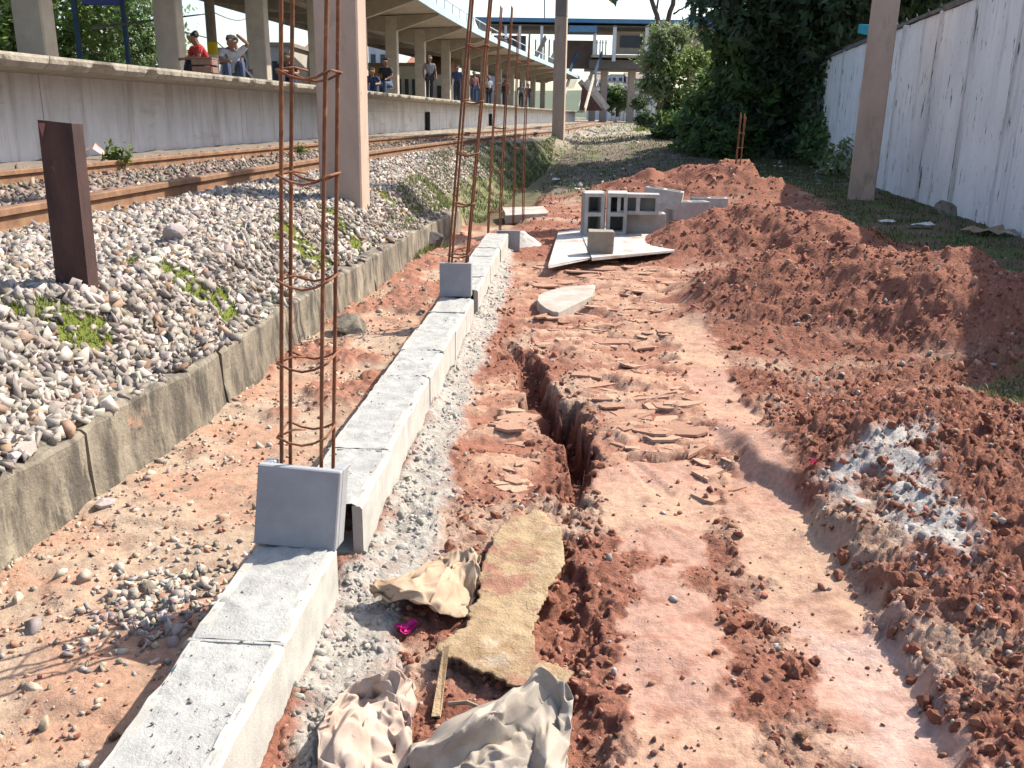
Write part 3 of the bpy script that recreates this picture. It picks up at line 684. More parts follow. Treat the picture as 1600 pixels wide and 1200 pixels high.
def upright(px0, px1, pyb, Y, label, tiltx, tilty, yaw, wid=.192, hei=.19, dep=.085):
    """square faced block standing on the wall end; closed front face, hollow behind"""
    c = P((px0 + px1) / 2, pyb, .185)
    t = thing('concrete_block', label, 'concrete block', (c[0], c[1], .183), 'square blocks closing the column gaps')
    t.rotation_euler = (tiltx, tilty, yaw)
    hw = wid / 2
    mb = MB().box((0, .014, hei / 2), (wid, .028, hei))
    mb.box((-hw + .013, dep / 2 + .014, hei / 2), (.026, dep - .028, hei)).box((hw - .013, dep / 2 + .014, hei / 2), (.026, dep - .028, hei))
    mb.build('block_shell', M_blockd, t, bevel=.003, world=False)
    return t
upright(395, 524, 855, 1.88, 'tilted square grey block with closed face at the foot of the nearest rebar cage', -.16, .07, -.06)
upright(687, 736, 463, 4.88, 'smaller looking square grey block standing upright farther along the wall', -.06, .0, -.03, .175, .185)
# wooden shutter plank and form pieces
M_wood = mat('old_wood', (.33, .25, .17), (.20, .15, .10), scale=10, stretch=(1, 6, 6), rough=.85, bump=.002, bscale=80)
t = thing('form_board', 'thin grey form board closing the far end of the block wall', 'board', (-.085, 7.78, 0))
MB().box((-.05, 7.755, .1), (.2, .022, .2)).build('board', M_blockd, t, bevel=.002)

# ------------------------------------------------------------------ rebar cages
M_rust = mat('rusty_bar', (.25, .11, .052), (.14, .055, .03), scale=45, rough=.85, bump=.0015, bscale=220, spec=.25, spots=[((.10, .042, .024), 10, (1, 1, .5), .48, .64), ((.38, .19, .10), 16, (1, 1, .7), .60, .72)])
def rebar_cage(label, bars, stirrups, rad=.0048, seg=14):
    """bars: list of (foot, top)"""
    f = np.mean([b[0] for b in bars], 0)
    t = thing('rebar_cage', label, 'rebar cage', f, 'rusty rebar cages for columns')
    for a, b in bars:
        a = np.array(a); b = np.array(b); pts = []
        bow = rng.normal(0, .006, 2)
        for k in range(seg + 1):
            u = k / seg; p = a + (b - a) * u; p = p + np.array([bow[0], bow[1], 0]) * math.sin(u * 3.1 * 1.3)
            pts.append(p)
        MB().tube(pts, rad, 7).build('rebar', M_rust, t, smooth=True)
    for h, sag in stirrups:
        cs = []
        for a, b in bars:
            a = np.array(a); b = np.array(b); u = (h - a[2]) / (b[2] - a[2]); cs.append(a + (b - a) * u)
        cen = np.mean(cs, 0); ordr = sorted(range(len(cs)), key=lambda i: math.atan2(cs[i][1] - cen[1], cs[i][0] - cen[0]))
        loop = []
        for q in range(len(ordr)):
            p = cs[ordr[q]]; n_ = cs[ordr[(q + 1) % len(ordr)]]
            p = cen + (p - cen) * (1 + .012 / max(np.linalg.norm((p - cen)[:2]), .02)); n_ = cen + (n_ - cen) * (1 + .012 / max(np.linalg.norm((n_ - cen)[:2]), .02))
            for k in range(4):
                u = k / 4; z = -sag * math.sin(math.pi * u) * (abs(p[0] - n_[0]) > .04)
                loop.append(p + (n_ - p) * u + np.array([0, 0, z]))
        if len(loop) > 4: MB().tube(loop, rad * .62, 6, closed=True).build('stirrup', M_rust, t, smooth=True)
        # hooked tail
        p = cs[ordr[0]]; MB().tube([p + np.array([-.008, -.008, 0]), p + np.array([.02, .03, .006]), p + np.array([.045, .05, .0])], rad * .55, 5).build('tie_tail', M_rust, t, smooth=True)
    return t
def ext(p0, p1, z): # extend the line p0->p1 to height z
    u = (z - p0[2]) / (p1[2] - p0[2]); return p0 + (p1 - p0) * u
def bar_px(px0, py0, px1, py1, Y, ztop=2.1, zbot=-.05):
    a = D(px1, py1, Y); b = D(px0, py0, Y); return (ext(a, b, zbot), ext(a, b, ztop))
b1 = [bar_px(439, 0, 440, 725, 1.98), bar_px(458, 0, 455, 725, 2.08), bar_px(512, 0, 504, 725, 1.98), bar_px(528, 0, 520, 725, 2.08)]
rebar_cage('tall nearest cage of four rusty bars rising behind the tilted front block', b1, [(h, .02) for h in (.42, .60, .79, 1.02, 1.235, 1.45, 1.66, 1.87)])
b2 = [bar_px(735, 0, 702, 410, 4.98), bar_px(765, 0, 728, 410, 4.98), bar_px(739, 0, 706, 410, 5.08), bar_px(768, 0, 731, 410, 5.08)]
rebar_cage('leaning rusty rebar cage above the second upright grey block', b2, [(h, .015) for h in (.40, .68, .95, 1.22, 1.5, 1.8)], rad=.0065)
b3 = [bar_px(779, 50, 766, 297, 7.85, 2.0), bar_px(796, 50, 784, 297, 7.85, 2.0), bar_px(781, 50, 768, 297, 7.97, 2.0), bar_px(798, 50, 786, 297, 7.97, 2.0)]
rebar_cage('thin rusty rebar cage at the far end of the block wall', b3, [(h, .01) for h in (.35, .7, 1.05, 1.4, 1.75)], rad=.006)
b4 = [bar_px(808, 60, 802, 297, 10.3, 2.0), bar_px(825, 60, 818, 297, 10.3, 2.0), bar_px(810, 60, 804, 297, 10.42, 2.0), bar_px(827, 60, 820, 297, 10.42, 2.0)]
rebar_cage('farthest thin rebar cage standing on the pale concrete footing beside the ditch', b4, [(h, .01) for h in (.35, .8, 1.25, 1.7)], rad=.006)
pm = D(1152, 275, 13.1)
b5 = [bar_px(1157, 176, 1148, 275, 13.05, D(1157, 176, 13.05)[2]), bar_px(1164, 178, 1154, 275, 13.05, D(1164, 178, 13.05)[2]), bar_px(1158, 180, 1149, 275, 13.15, D(1158, 180, 13.15)[2]), bar_px(1165, 182, 1155, 275, 13.15, D(1165, 182, 13.15)[2])]
rebar_cage('short rusty rebar cage sticking out of the far red soil heap', b5, [(h, .0) for h in (.55, .75, .95)], rad=.008)

# ------------------------------------------------------------------ block pile on the white board
M_board = mat('white_board', (.54, .53, .50), (.38, .36, .33), scale=6, rough=.7, bump=.002, bscale=60, spots=[((.36, .22, .15), 7, (1, 1, 1), .50, .64)])
def board_px(name, label, cat, quad, zs, th, m, group=None):
    pts = [P(x, y, z) for (x, y), z in zip(quad, zs)]; c = np.mean(pts, 0)
    t = thing(name, label, cat, c, group); V = [p for p in pts] + [p - np.array([0, 0, th]) for p in pts]
    MB().add(V, [(0, 1, 2, 3), (7, 6, 5, 4), (0, 4, 5, 1), (1, 5, 6, 2), (2, 6, 7, 3), (3, 7, 4, 0)]).build('board', m, t, jit=.004)
    return t
board_px('board', 'large white painted board lying under the pile of hollow blocks', 'board', [(925, 403), (1055, 391), (1035, 352), (905, 356)], [.12, .10, .06, .06], .018, M_board)
board_px('board', 'narrower white board with a split front edge, left of the block pile', 'board', [(857, 416), (926, 402), (922, 356), (872, 362)], [.10, .105, .055, .045], .016, M_board)
hm = hollow_mesh(); hm_open = hollow_mesh(bottom=False)
def pblock(px, py, z, label, rot, base_up=.0, Y=None):
    c = P(px, py, z) if Y is None else D(px, py, Y)
    t = bpy.data.objects.new('hollow_block', hm); link(t); t.location = [float(q) for q in c]; t.rotation_euler = rot
    tag(t, label, 'concrete block', 'hollow blocks dumped in a pile'); return t
H90 = math.pi / 2
# block local: length X, width Y, height (hole axis) Z
def upright_block(px, py, label, yaw=0, Y=None, zc=None):
    # stands on its short end, hole axis towards the viewer
    Rm = Matrix.Rotation(yaw, 4, 'Z') @ Matrix(((0, -1, 0, 0), (0, 0, -1, .1), (1, 0, 0, 0), (0, 0, 0, 1)))
    t = pblock(px, py, 0, label, (0, 0, 0)); c = P(px, py, zc if zc is not None else .1); c[2] += .195
    t.matrix_basis = Matrix.Translation(Vector([float(q) for q in c])) @ Rm; return t
for (px, yw, lab) in ((925, .10, 'leftmost of the pile on the white board'), (962, -.08, 'second from left in the pile')):
    t = upright_block(px, 366, 'hollow block standing on end, ' + lab, yw, zc=.075); t.data = hm_open
    t2 = upright_block(px, 366, 'added block close behind the standing block that is ' + lab.split(' of')[0].split(' in')[0], yw + .04, zc=.075); t2.location = t.location + Vector((.02, .2, -.004))  # backing block added so the holes in front look darker
def lie(px, py, z, label, yaw, kind='flat', pitch=0):
    c = P(px, py, z); t = pblock(px, py, z, label, (0, 0, 0))
    if kind == 'flat': Rm = Matrix.Rotation(yaw, 4, 'Z') @ Matrix.Rotation(pitch, 4, 'Y')
    else:  # on its side, holes sideways/towards viewer
        Rm = Matrix.Rotation(yaw, 4, 'Z') @ Matrix(((1, 0, 0, 0), (0, 0, -1, .095), (0, 1, 0, .095), (0, 0, 0, 1))) @ Matrix.Rotation(pitch, 4, 'Y')
    t.matrix_basis = Matrix.Translation(Vector([float(q) for q in c])) @ Rm; return t
lie(1006, 363, .075, 'solid sided block lying flat at the right of the two standing blocks', -.06)
lie(996, 334, .27, 'block lying on its side on top of the pile with one dark hole showing', -.12, 'side')
lie(1046, 346, .10, 'hollow block lying behind the flat block at the right of the pile', .5)
lie(1034, 324, .25, 'tilted block with open channels up on the right end of the pile', -.25, 'flat', .12)
lie(1075, 343, .13, 'hollow block half sunk in red soil, second from right end of the pile', .18)
lie(1106, 336, .13, 'rightmost hollow block of the pile, against the soil heap', -.1)
# half block in front
t = thing('half_block', 'small brownish broken half block lying on the white board', 'concrete block', P(939, 397, .12))
c = P(939, 397, .115)
MB().box((c[0], c[1] + .09, c[2] + .085), (.205, .15, .18), rz=-.06).build('block_shell', mat('brown_block', (.30, .26, .20), (.22, .19, .15), scale=12, bump=.003, bscale=90), t, bevel=.006, jit=.004)

# concrete footings / slabs / plank
M_slab = mat('pale_slab', (.43, .40, .36), (.32, .26, .215), scale=6, rough=.92, bump=.003, bscale=70, spots=[((.36, .22, .16), 8, (1, 1, 1), .55, .7)])
def slab_px(name, label, cat, pts, top, th, m, jit=.006, n=3):
    w_ = [P(x, y, top) for x, y in pts]; poly = []
    for i in range(len(w_)):
        a, b = w_[i], w_[(i + 1) % len(w_)]
        for k in range(n):
            q = a + (b - a) * (k / n); poly.append((q[0] + random.uniform(-jit, jit) * 2, q[1] + random.uniform(-jit, jit) * 2))
    c = np.mean(w_, 0); t = thing(name, label, cat, (c[0], c[1], top - th))
    MB().prism(poly, top - th, top).build('slab', m, t, bevel=.004); return t
slab_px('footing', 'pale flat concrete footing under the farthest rebar cage', 'concrete footing', [(786, 324), (850, 322), (858, 333), (788, 336)], .05, .1, M_slab)
slab_px('broken_slab', 'white dusty broken slab flat on the soil in front of the boards', 'concrete slab', [(838, 462), (880, 447), (932, 444), (926, 462), (872, 488), (850, 482)], .068, .07, M_slab)
slab_px('half_buried_slab', 'pale slab half buried in the ridge of the right soil heap', 'concrete slab', [(1338, 418), (1380, 413), (1402, 428), (1360, 432)], .33, .06, M_slab)
slab_px('grey_slab', 'flat dark grey slab in the tree shade on the far ground', 'concrete slab', [(1020, 242), (1078, 240), (1080, 250), (1022, 252)], .12, .15, M_slab)
t = thing('plank', 'weathered plank lying across the back of the soil heap', 'plank', P(1180, 325, .3))
a, b = D(1150, 320, 10.4), D(1212, 332, 9.9); MB().bar(a, b, .09, .035).build('board', M_wood, t, bevel=.003)
# heap of pale sand at the wall end
def lump(name, label, cat, c, rad, h, m, seed, n=26, rough_=.25, kind=None):
    V = []; Fs = []
    for i in range(n + 1):
        for j in range(n * 2):
            q = i / n; a = math.pi * j / n; rr = q * rad * (1 + .25 * float(perlin(math.cos(a) * 1.5 + seed, math.sin(a) * 1.5, seed)))
            x, y = math.cos(a) * rr, math.sin(a) * rr
            z = h * (1 - q ** 1.4) * (1 + rough_ * float(fbm(np.array(x / rad * 3 + seed), np.array(y / rad * 3), 4, seed))) - .04 * q
            V.append((c[0] + x, c[1] + y, c[2] + z))
    k = n * 2
    for i in range(n):
        for j in range(k): Fs.append((i * k + j, i * k + (j + 1) % k, (i + 1) * k + (j + 1) % k, (i + 1) * k + j))
    t = thing(name, label, cat, c); MB().add(V, Fs).build('heap', m, t, smooth=True, fix=True); return t
M_sand = mat('sand', (.45, .43, .39), (.36, .34, .30), scale=20, rough=.95, bump=.004, bscale=120)
lump('sand_heap', 'small heap of pale grey sand at the far end of the block wall', 'sand heap', G(812, 384), .26, .13, M_sand, 3)

# ------------------------------------------------------------------ rotten sheet, paper bags, petals
def sheet_from_px(poly, z, th, m, parent, wob=.012, seed=0, name='sheet', sub=7):
    w_ = [P(x, y, z) for x, y in poly]; out = []; rr = np.random.default_rng(seed)
    for i in range(len(w_)):
        a, b = w_[i], w_[(i + 1) % len(w_)]
        for k in range(sub):
            q = a + (b - a) * (k / sub); out.append((q[0] + rr.normal(0, wob), q[1] + rr.normal(0, wob)))
    xs = [p[0] for p in out]; ysx = [p[1] for p in out]; st_ = .006
    gx_, gy_ = np.meshgrid(np.arange(min(xs), max(xs), st_), np.arange(min(ysx), max(ysx), st_))
    d = poly_sdf(gx_.ravel(), gy_.ravel(), out).reshape(gx_.shape) + .022 * fbm(gx_ * 9, gy_ * 9, 5, seed + 9, .62)
    ok = d < 0; V = []; Fs = []; ids = -np.ones(gx_.shape, int)
    hh = z + .012 * fbm(gx_ * 5, gy_ * 5, 3, seed + 3) + .004 * fbm(gx_ * 25, gy_ * 25, 2, seed + 4)
    for i in range(gx_.shape[0]):
        for j in range(gx_.shape[1]):
            if ok[i, j]: ids[i, j] = len(V); V.append((gx_[i, j], gy_[i, j], hh[i, j]))
    for i in range(gx_.shape[0] - 1):
        for j in range(gx_.shape[1] - 1):
            q = (ids[i, j], ids[i, j + 1], ids[i + 1, j + 1], ids[i + 1, j])
            if min(q) >= 0: Fs.append(q)
            elif sum(v >= 0 for v in q) == 3: Fs.append(tuple(v for v in q if v >= 0))
    o = MB().add(V, Fs).build(name, m, parent, fix=False)
    md = o.modifiers.new('thick', 'SOLIDIFY'); md.thickness = th; md.offset = -1
    o.data.polygons.foreach_set('use_smooth', [True] * len(o.data.polygons)); return o
M_rot = mat('rotten_fibre', (.42, .315, .19), (.30, .20, .11), scale=9, rough=.95, bump=.006, bscale=130, detail=9, bump2=(30, .01), spots=[((.24, .13, .07), 14, (1, 1, 1), .56, .68), ((.52, .45, .37), 6, (1, 1, 1), .60, .75), ((.30, .15, .10), 5, (1, 1, 1), .53, .60)])
c = P(790, 930, .04); t = thing('rotten_board', 'decayed yellowish fibre sheet with ragged edges and a torn front', 'rotten sheet', c)
sheet_from_px([(800, 795), (822, 800), (845, 790), (885, 832), (880, 880), (855, 935), (835, 985), (850, 1030), (895, 1050), (880, 1085), (800, 1070), (765, 1050), (730, 1040), (690, 1030), (678, 1010), (722, 985), (745, 930), (750, 880), (775, 835)], .062, .006, M_rot, t, .003, 5)
MB().bar(P(697, 1010, .075), P(682, 1120, .03), .013, .004).build('torn_strip', M_rot, t, jit=.004)

def paper(label, rows, m, seed, crease=9, amp=.02, group='crumpled paper bags on the soil', name='paper_bag', up=14):
    G_ = np.array([[P(x, y, z * .72) for x, y, z in row] for row in rows])
    a, b = G_.shape[:2]; nu, nv = (a - 1) * up + 1, (b - 1) * up + 1
    def cr(Pm, axis, n):
        k = Pm.shape[axis]; t_ = np.linspace(0, k - 1, n); i = np.clip(np.floor(t_).astype(int), 0, k - 2); f = t_ - i
        Pm = np.moveaxis(Pm, axis, 0); p0 = Pm[np.maximum(i - 1, 0)]; p1 = Pm[i]; p2 = Pm[i + 1]; p3 = Pm[np.minimum(i + 2, k - 1)]
        f = f.reshape(-1, *([1] * (Pm.ndim - 1)))
        o = .5 * (2 * p1 + (p2 - p0) * f + (2 * p0 - 5 * p1 + 4 * p2 - p3) * f * f + (3 * p1 - p0 - 3 * p2 + p3) * f ** 3)
        return np.moveaxis(o, 0, axis)
    S = cr(cr(G_, 0, nu), 1, nv); rr = np.random.default_rng(seed)
    from mathutils.geometry import delaunay_2d_cdt
    asp = (b - 1) / (a - 1) * .9; pts = []
    for k in range(14): pts += [(k / 14, 0), (1, k / 14 * asp), (1 - k / 14, asp), (0, asp - k / 14 * asp)]
    nb = len(pts); tries = 0
    while len(pts) < nb + 40 + crease * 10 and tries < 4000:
        tries += 1; q = (rr.uniform(.04, .96), rr.uniform(.04, asp - .04))
        if min((q[0] - p[0]) ** 2 + (q[1] - p[1]) ** 2 for p in pts) > .0016: pts.append(q)
    vt, _, tri, *_ = delaunay_2d_cdt([Vector(p) for p in pts], [], [], 0, 1e-5)
    # crease every edge: subdivide flat facets twice with straight interpolation so that each stays planar
    uv = np.array([(v.x, v.y / asp) for v in vt]); iu = np.clip((uv[:, 0] * (nu - 1)).round().astype(int), 0, nu - 1); iv = np.clip((uv[:, 1] * (nv - 1)).round().astype(int), 0, nv - 1)
    V = S[iu, iv].copy(); edge = np.minimum(np.minimum(uv[:, 0], 1 - uv[:, 0]), np.minimum(uv[:, 1], 1 - uv[:, 1])) < .01
    amp_ = amp * np.where(edge, .28, .42); V[:, 2] += rr.normal(0, 1, len(V)) * amp_; V[:, 0] += rr.normal(0, .5, len(V)) * amp_; V[:, 1] += rr.normal(0, .5, len(V)) * amp_
    V[:, 2] = np.maximum(V[:, 2], terrain(V[:, 0], V[:, 1]) + .004)
    c = V.mean(0); c[2] = V[:, 2].min()
    t = thing(name, label, 'paper bag', c, group)
    o = np_mesh('paper_sheet', V - c[None], np.array([tuple(f) for f in tri]), m, t)
    cr_ = o.data.attributes.new('crease_edge', 'FLOAT', 'EDGE'); ne_ = len(o.data.edges)
    cr_.data.foreach_set('value', np.where(rr.random(ne_) < .35, rr.uniform(.7, 1, ne_), rr.uniform(0, .35, ne_)).astype(np.float32))
    o.data.polygons.foreach_set('use_smooth', np.ones(len(o.data.polygons), bool))
    md = o.modifiers.new('soft', 'SUBSURF'); md.levels = 2; md.render_levels = 2
    md = o.modifiers.new('thick', 'SOLIDIFY'); md.thickness = .0012
    return t
M_kraft = mat('kraft_paper', (.46, .34, .235), (.33, .235, .155), scale=14, rough=.8, bump=.001, bscale=60, translucent=.12)
M_kraft2 = mat('cement_paper', (.40, .345, .285), (.30, .255, .21), scale=14, rough=.8, bump=.001, bscale=60, translucent=.12, spots=[((.38, .08, .07), 11, (1, 1, 1), .655, .68)])
M_kraft3 = mat('pink_paper', (.48, .385, .31), (.37, .27, .215), scale=14, rough=.8, bump=.001, bscale=60, translucent=.12, spots=[((.42, .12, .10), 9, (1, 1, 1), .62, .68)])
paper('tan torn paper bag with a curled left flap beside the rotten sheet', [
    [(640, 905, .08), (672, 880, .06), (702, 866, .09), (730, 860, .12), (750, 866, .11)],
    [(583, 912, .12), (640, 912, .14), (692, 905, .12), (722, 895, .08), (750, 900, .09)],
    [(583, 935, .09), (640, 940, .12), (690, 955, .09), (727, 972, .03), (742, 935, .03)]], M_kraft, 21, 10, .022)
paper('crumpled pinkish paper bag touching the near block wall, left of the other bag', [
    [(545, 1075, .07), (585, 1060, .12), (622, 1052, .13), (652, 1075, .05)],
    [(512, 1105, .11), (560, 1098, .06), (612, 1100, .08), (642, 1120, .05)],
    [(497, 1150, .13), (540, 1135, .13), (590, 1150, .06), (642, 1150, .06)],
    [(490, 1230, .04), (540, 1235, .06), (590, 1230, .03), (640, 1230, .03)]], M_kraft3, 33, 14, .026)
paper('largest crumpled grey brown cement bag with red print, at the bottom edge of the photo', [
    [(640, 1168, .05), (720, 1118, .10), (790, 1083, .13), (840, 1048, .17), (872, 1058, .15), (896, 1090, .10)],
    [(640, 1185, .09), (700, 1148, .15), (770, 1113, .17), (830, 1100, .11), (862, 1115, .07), (896, 1130, .08)],
    [(640, 1220, .03), (700, 1195, .07), (770, 1170, .06), (822, 1165, .04), (852, 1185, .10), (888, 1168, .05)],
    [(650, 1270, .02), (710, 1255, .04), (770, 1240, .05), (822, 1235, .04), (852, 1235, .05), (886, 1205, .03)]], M_kraft2, 47, 12, .02)
paper('grey brown scrap of bag tucked under the bottom cement bag', [
    [(700, 1150, .04), (760, 1140, .05), (820, 1120, .05)], [(690, 1190, .05), (760, 1185, .08), (840, 1180, .06)], [(690, 1250, .02), (760, 1250, .03), (850, 1250, .02)]], M_kraft2, 52, 8, .02)
M_pet = mat('petal', (.55, .02, .22), (.40, .01, .15), scale=20, rough=.5, translucent=.3)
M_pet2 = mat('red_petal', (.45, .03, .07), (.32, .02, .05), scale=20, rough=.5, translucent=.3)
def petal(px, py, r_, m, label, n=3, name='petal'):
    g = G(px, py); t = thing(name, label, 'petals', g, 'fallen bright petals'); mb = MB()
    for k in range(n):
        a0 = random.uniform(0, 6.3); cx, cy = g[0] + math.cos(a0) * r_ * .5 * (n > 1), g[1] + math.sin(a0) * r_ * .5 * (n > 1)
        V = [(cx, cy, g[2] + .006)]; q = 9
        for j in range(q):
            a = 2 * math.pi * j / q; rr = r_ * (.7 + .3 * math.sin(a * 2 + a0)); V.append((cx + math.cos(a) * rr, cy + math.sin(a) * rr, g[2] + .014 + r_ * .3 * math.sin(a + a0) + random.uniform(0, .004)))
        mb.add(V, [(0, 1 + j, 1 + (j + 1) % q) for j in range(q)])
    mb.build('petals', m, t, fix=False)
petal(634, 988, .021, M_pet, 'magenta flower petals on grey mortar below the curled paper bag', 4)
petal(186, 545, .020, M_pet2, 'small dark red petal lying on the white ballast stones', 2)
petal(1238, 665, .016, M_pet2, 'tiny red petal on the red soil at the middle right', 2)
petal(1266, 728, .018, M_pet2, 'red petal on lumpy soil just above the grey cement crumbs', 2)

# crumpled dark bag, chunk of concrete, rock on ballast
M_dark = mat('dark_cloth', (.13, .11, .10), (.05, .045, .045), scale=14, rough=.8, bump=.006, bscale=50)
def rock(name, label, cat, px, py, size, m, squash=.7, seed=1, lift=.3, sub=2):
    g = G(px, py); t = thing(name, label, cat, g); bm = bmesh.new(); bmesh.ops.create_icosphere(bm, subdivisions=sub + 1, radius=size)
    rr = np.random.default_rng(seed); pl = [(rr.normal(size=3), rr.uniform(.45, .75)) for _ in range(9)]
    for v in bm.verts:
        c = np.array(v.co)
        for d, h in pl:
            d = d / np.linalg.norm(d); q = c @ d - h * size
            if q > 0: c = c - d * q
        c = c * (1 + rr.normal(0, .012)); v.co = (c[0] + g[0], c[1] + g[1], c[2] * squash + g[2] + size * lift)
    me = bpy.data.meshes.new('rock'); bm.to_mesh(me); bm.free()
    for v in me.vertices: v.co = v.co - t.location
    me.materials.append(m); o = bpy.data.objects.new('rock_body', me); link(o, t); return t
M_rock = mat('pink_rock', (.40, .33, .31), (.30, .24, .22), scale=12, rough=.9, bump=.003, bscale=90)
rock('rock', 'largest pinkish angular rock standing on the ballast', 'rock', 277, 383, .075, M_rock, 1.0, 5, .35)
rock('rubble_chunk', 'angular concrete chunk at the foot of the low retaining wall', 'rubble', 545, 520, .10, M_oldconc, .8, 9)
rock('crumpled_bag', 'dark crumpled bag beside the far end of the retaining wall', 'bag', 672, 388, .15, M_dark, .75, 12, .3)
rock('soil_lump', 'big yellowish lump of earth on the right soil heap', 'earth lump', 1262, 392, .10, mat('yellow_lump', (.36, .25, .15), (.22, .13, .08), scale=14, bump=.006, bscale=60), .7, 15)
rock('wall_block', 'grey block of concrete against the foot of the white wall', 'concrete block', 1482, 334, .17, M_oldconc, .75, 18)
rock('clay_lump', 'rough lump of clay at the left edge of the dug hole', 'earth lump', 832, 668, .085, M_clod1, .8, 22, .12)
rock('rock', 'pale stone in front of the second wall gap on the left strip', 'rock', 165, 790, .032, M_rock, .6, 24)

# litter on the right-hand grass
M_lit = mat('litter_white', (.62, .62, .60), (.5, .5, .48), scale=20, rough=.7)
M_card = mat('cardboard', (.33, .24, .16), (.25, .18, .12), scale=12, rough=.9)
def litter(px, py, s_, m, label, name='paper_scrap', cat='litter'):
    g = G(px, py); t = thing(name, label, cat, g, 'scraps of litter on the ground'); n = 5; V = []
    for i in range(n):
        for j in range(n):
            V.append((g[0] + (i / (n - 1) - .5) * s_ * 2 + random.uniform(-.2, .2) * s_, g[1] + (j / (n - 1) - .5) * s_ * 1.3 + random.uniform(-.2, .2) * s_, g[2] + .02 + random.uniform(0, .35) * s_))
    MB().add(V, [(i * n + j, i * n + j + 1, (i + 1) * n + j + 1, (i + 1) * n + j) for i in range(n - 1) for j in range(n - 1)]).build('scrap', m, t, fix=False)
litter(1440, 357, .11, M_lit, 'white paper scrap in the grass below the white wall')
litter(1545, 368, .20, M_card, 'brown flattened cardboard near the right end of the white wall', 'cardboard')
litter(1515, 430, .10, M_lit, 'white scrap in the grass at the right edge, nearest of the litter')
litter(1385, 350, .07, M_lit, 'small white scrap just right of the pole foot')
litter(1115, 262, .09, M_lit, 'white scrap left of the short rebar cage in tree shade')
litter(1215, 262, .09, M_lit, 'white scrap under the big tree behind the soil heap')
litter(1018, 277, .16, M_lit, 'cluster of white litter left of the far soil heap')
litter(872, 283, .12, M_lit, 'white scrap in shade right of the ditch')
litter(905, 298, .07, M_lit, 'tiny white scrap beyond the block pile')
litter(1210, 352, .10, M_card, 'brown scrap of cardboard on the middle soil heap', 'cardboard')
litter(1235, 360, .09, M_slab, 'flat pale tile fragment on the middle soil heap', 'tile_fragment')

# ------------------------------------------------------------------ rusty post
M_post = mat('dark_rust', (.085, .042, .035), (.038, .022, .02), scale=9, stretch=(1, 1, .35), rough=.8, bump=.002, bscale=90, spots=[((.24, .11, .08), 7, (1, 1, .4), .6, .75)])
pf = P(115, 476, .46); zpost = D(97, 192, pf[1])[2]
t = thing('rusty_post', 'dark rusty steel channel post standing upright in the ballast', 'steel post', (pf[0], pf[1], .3))
wd = .118
lean = Matrix.Rotation(.02, 3, 'Y')
def pt(x, y, z): v = lean @ Vector((x, y, z)); return (v.x + pf[0], v.y + pf[1], v.z + .3)
hh = zpost - .3
mb = MB(); prof = [(-wd / 2, 0), (wd / 2, 0), (wd / 2 + .004, .075), (wd / 2 - .008, .075), (wd / 2 - .012, .012), (-wd / 2 + .012, .012), (-wd / 2 + .008, .075), (-wd / 2 - .004, .075)]
V = [pt(x, y, 0) for x, y in prof] + [pt(x, y, hh + (.008 if x < -.04 else 0) - .05 * y) for x, y in prof]
mb.add(V, [(i, (i + 1) % 8, 8 + (i + 1) % 8, 8 + i) for i in range(8)] + [(8, 9, 12, 13)[::1], (9, 10, 11, 12), (8, 13, 14, 15)])
mb.build('channel', M_post, t, bevel=0)
MB().add([pt(-wd / 2 + .003, -.003, hh - .002), pt(-wd / 2 + .028, -.003, hh - .002), pt(-wd / 2 + .012, -.003, hh - .05), pt(-wd / 2 + .003, .0, hh - .002), pt(-wd / 2 + .028, .0, hh - .002), pt(-wd / 2 + .012, .0, hh - .05)], [(0, 1, 2), (5, 4, 3), (0, 3, 4, 1), (1, 4, 5, 2), (2, 5, 3, 0)]).build('rust_flake', mat('rust_light', (.28, .13, .10), scale=20), t)

# ------------------------------------------------------------------ railway track
M_railside = mat('rail_rust', (.26, .15, .085), (.15, .08, .048), scale=9, stretch=(1, 1, 1), rough=.85, bump=.002, bscale=80)
M_railtop = mat('rail_head', (.22, .19, .17), (.15, .12, .10), scale=10, rough=.45, metal=.6)
M_sleeper = mat('sleeper_wood', (.13, .10, .08), (.06, .045, .04), scale=8, rough=.9, bump=.006, bscale=50)
track = thing('railway_track', 'rusty railway track on ballast running past the platform', 'railway track', (-3, 8, .5))
ZR = .70
def rail_line(off):
    yy = np.concatenate([np.linspace(.5, 34, 90), np.linspace(35, 130, 40)]); xx = xrail(yy)
    dx = np.gradient(xx, yy); ln = np.sqrt(1 + dx * dx); lx, ly = -1 / ln, dx / ln
    return [(x + a * off, y + b * off, ZR) for x, y, a, b in zip(xx, yy, lx, ly)], list(zip(lx, ly))
for off in (0, 1.6):
    pts, lf = rail_line(off)
    foot = [(-.075, -.125), (.075, -.125), (.075, -.115), (.012, -.10), (.012, -.045), (.036, -.034), (.036, -.006), (.03, 0), (-.03, 0), (-.036, -.006), (-.036, -.034), (-.012, -.045), (-.012, -.10), (-.075, -.115)]
    rl = MB().sweep(foot, pts, lf).build('rail', M_railside, track)
    MB().sweep([(-.029, .0005), (.029, .0005), (.026, .004), (-.026, .004)], pts, lf).build('running_surface', M_railtop, rl)
me_s = None
rl0, lf0 = rail_line(0)
yy = .9
sl_me = None; cl_me = None
def dup_mesh(name, me, parent, loc, rz, sx=1):
    o = bpy.data.objects.new(name, me); link(o, parent); o.location = Vector(loc) - parent.location; o.rotation_euler = (0, 0, rz); return o
MBs = MB().box((0, 0, 0), (2.14, .22, .14)); sl_me = bpy.data.meshes.new('sleeper'); sl_me.from_pydata(MBs.v, [], MBs.f); sl_me.materials.append(M_sleeper)
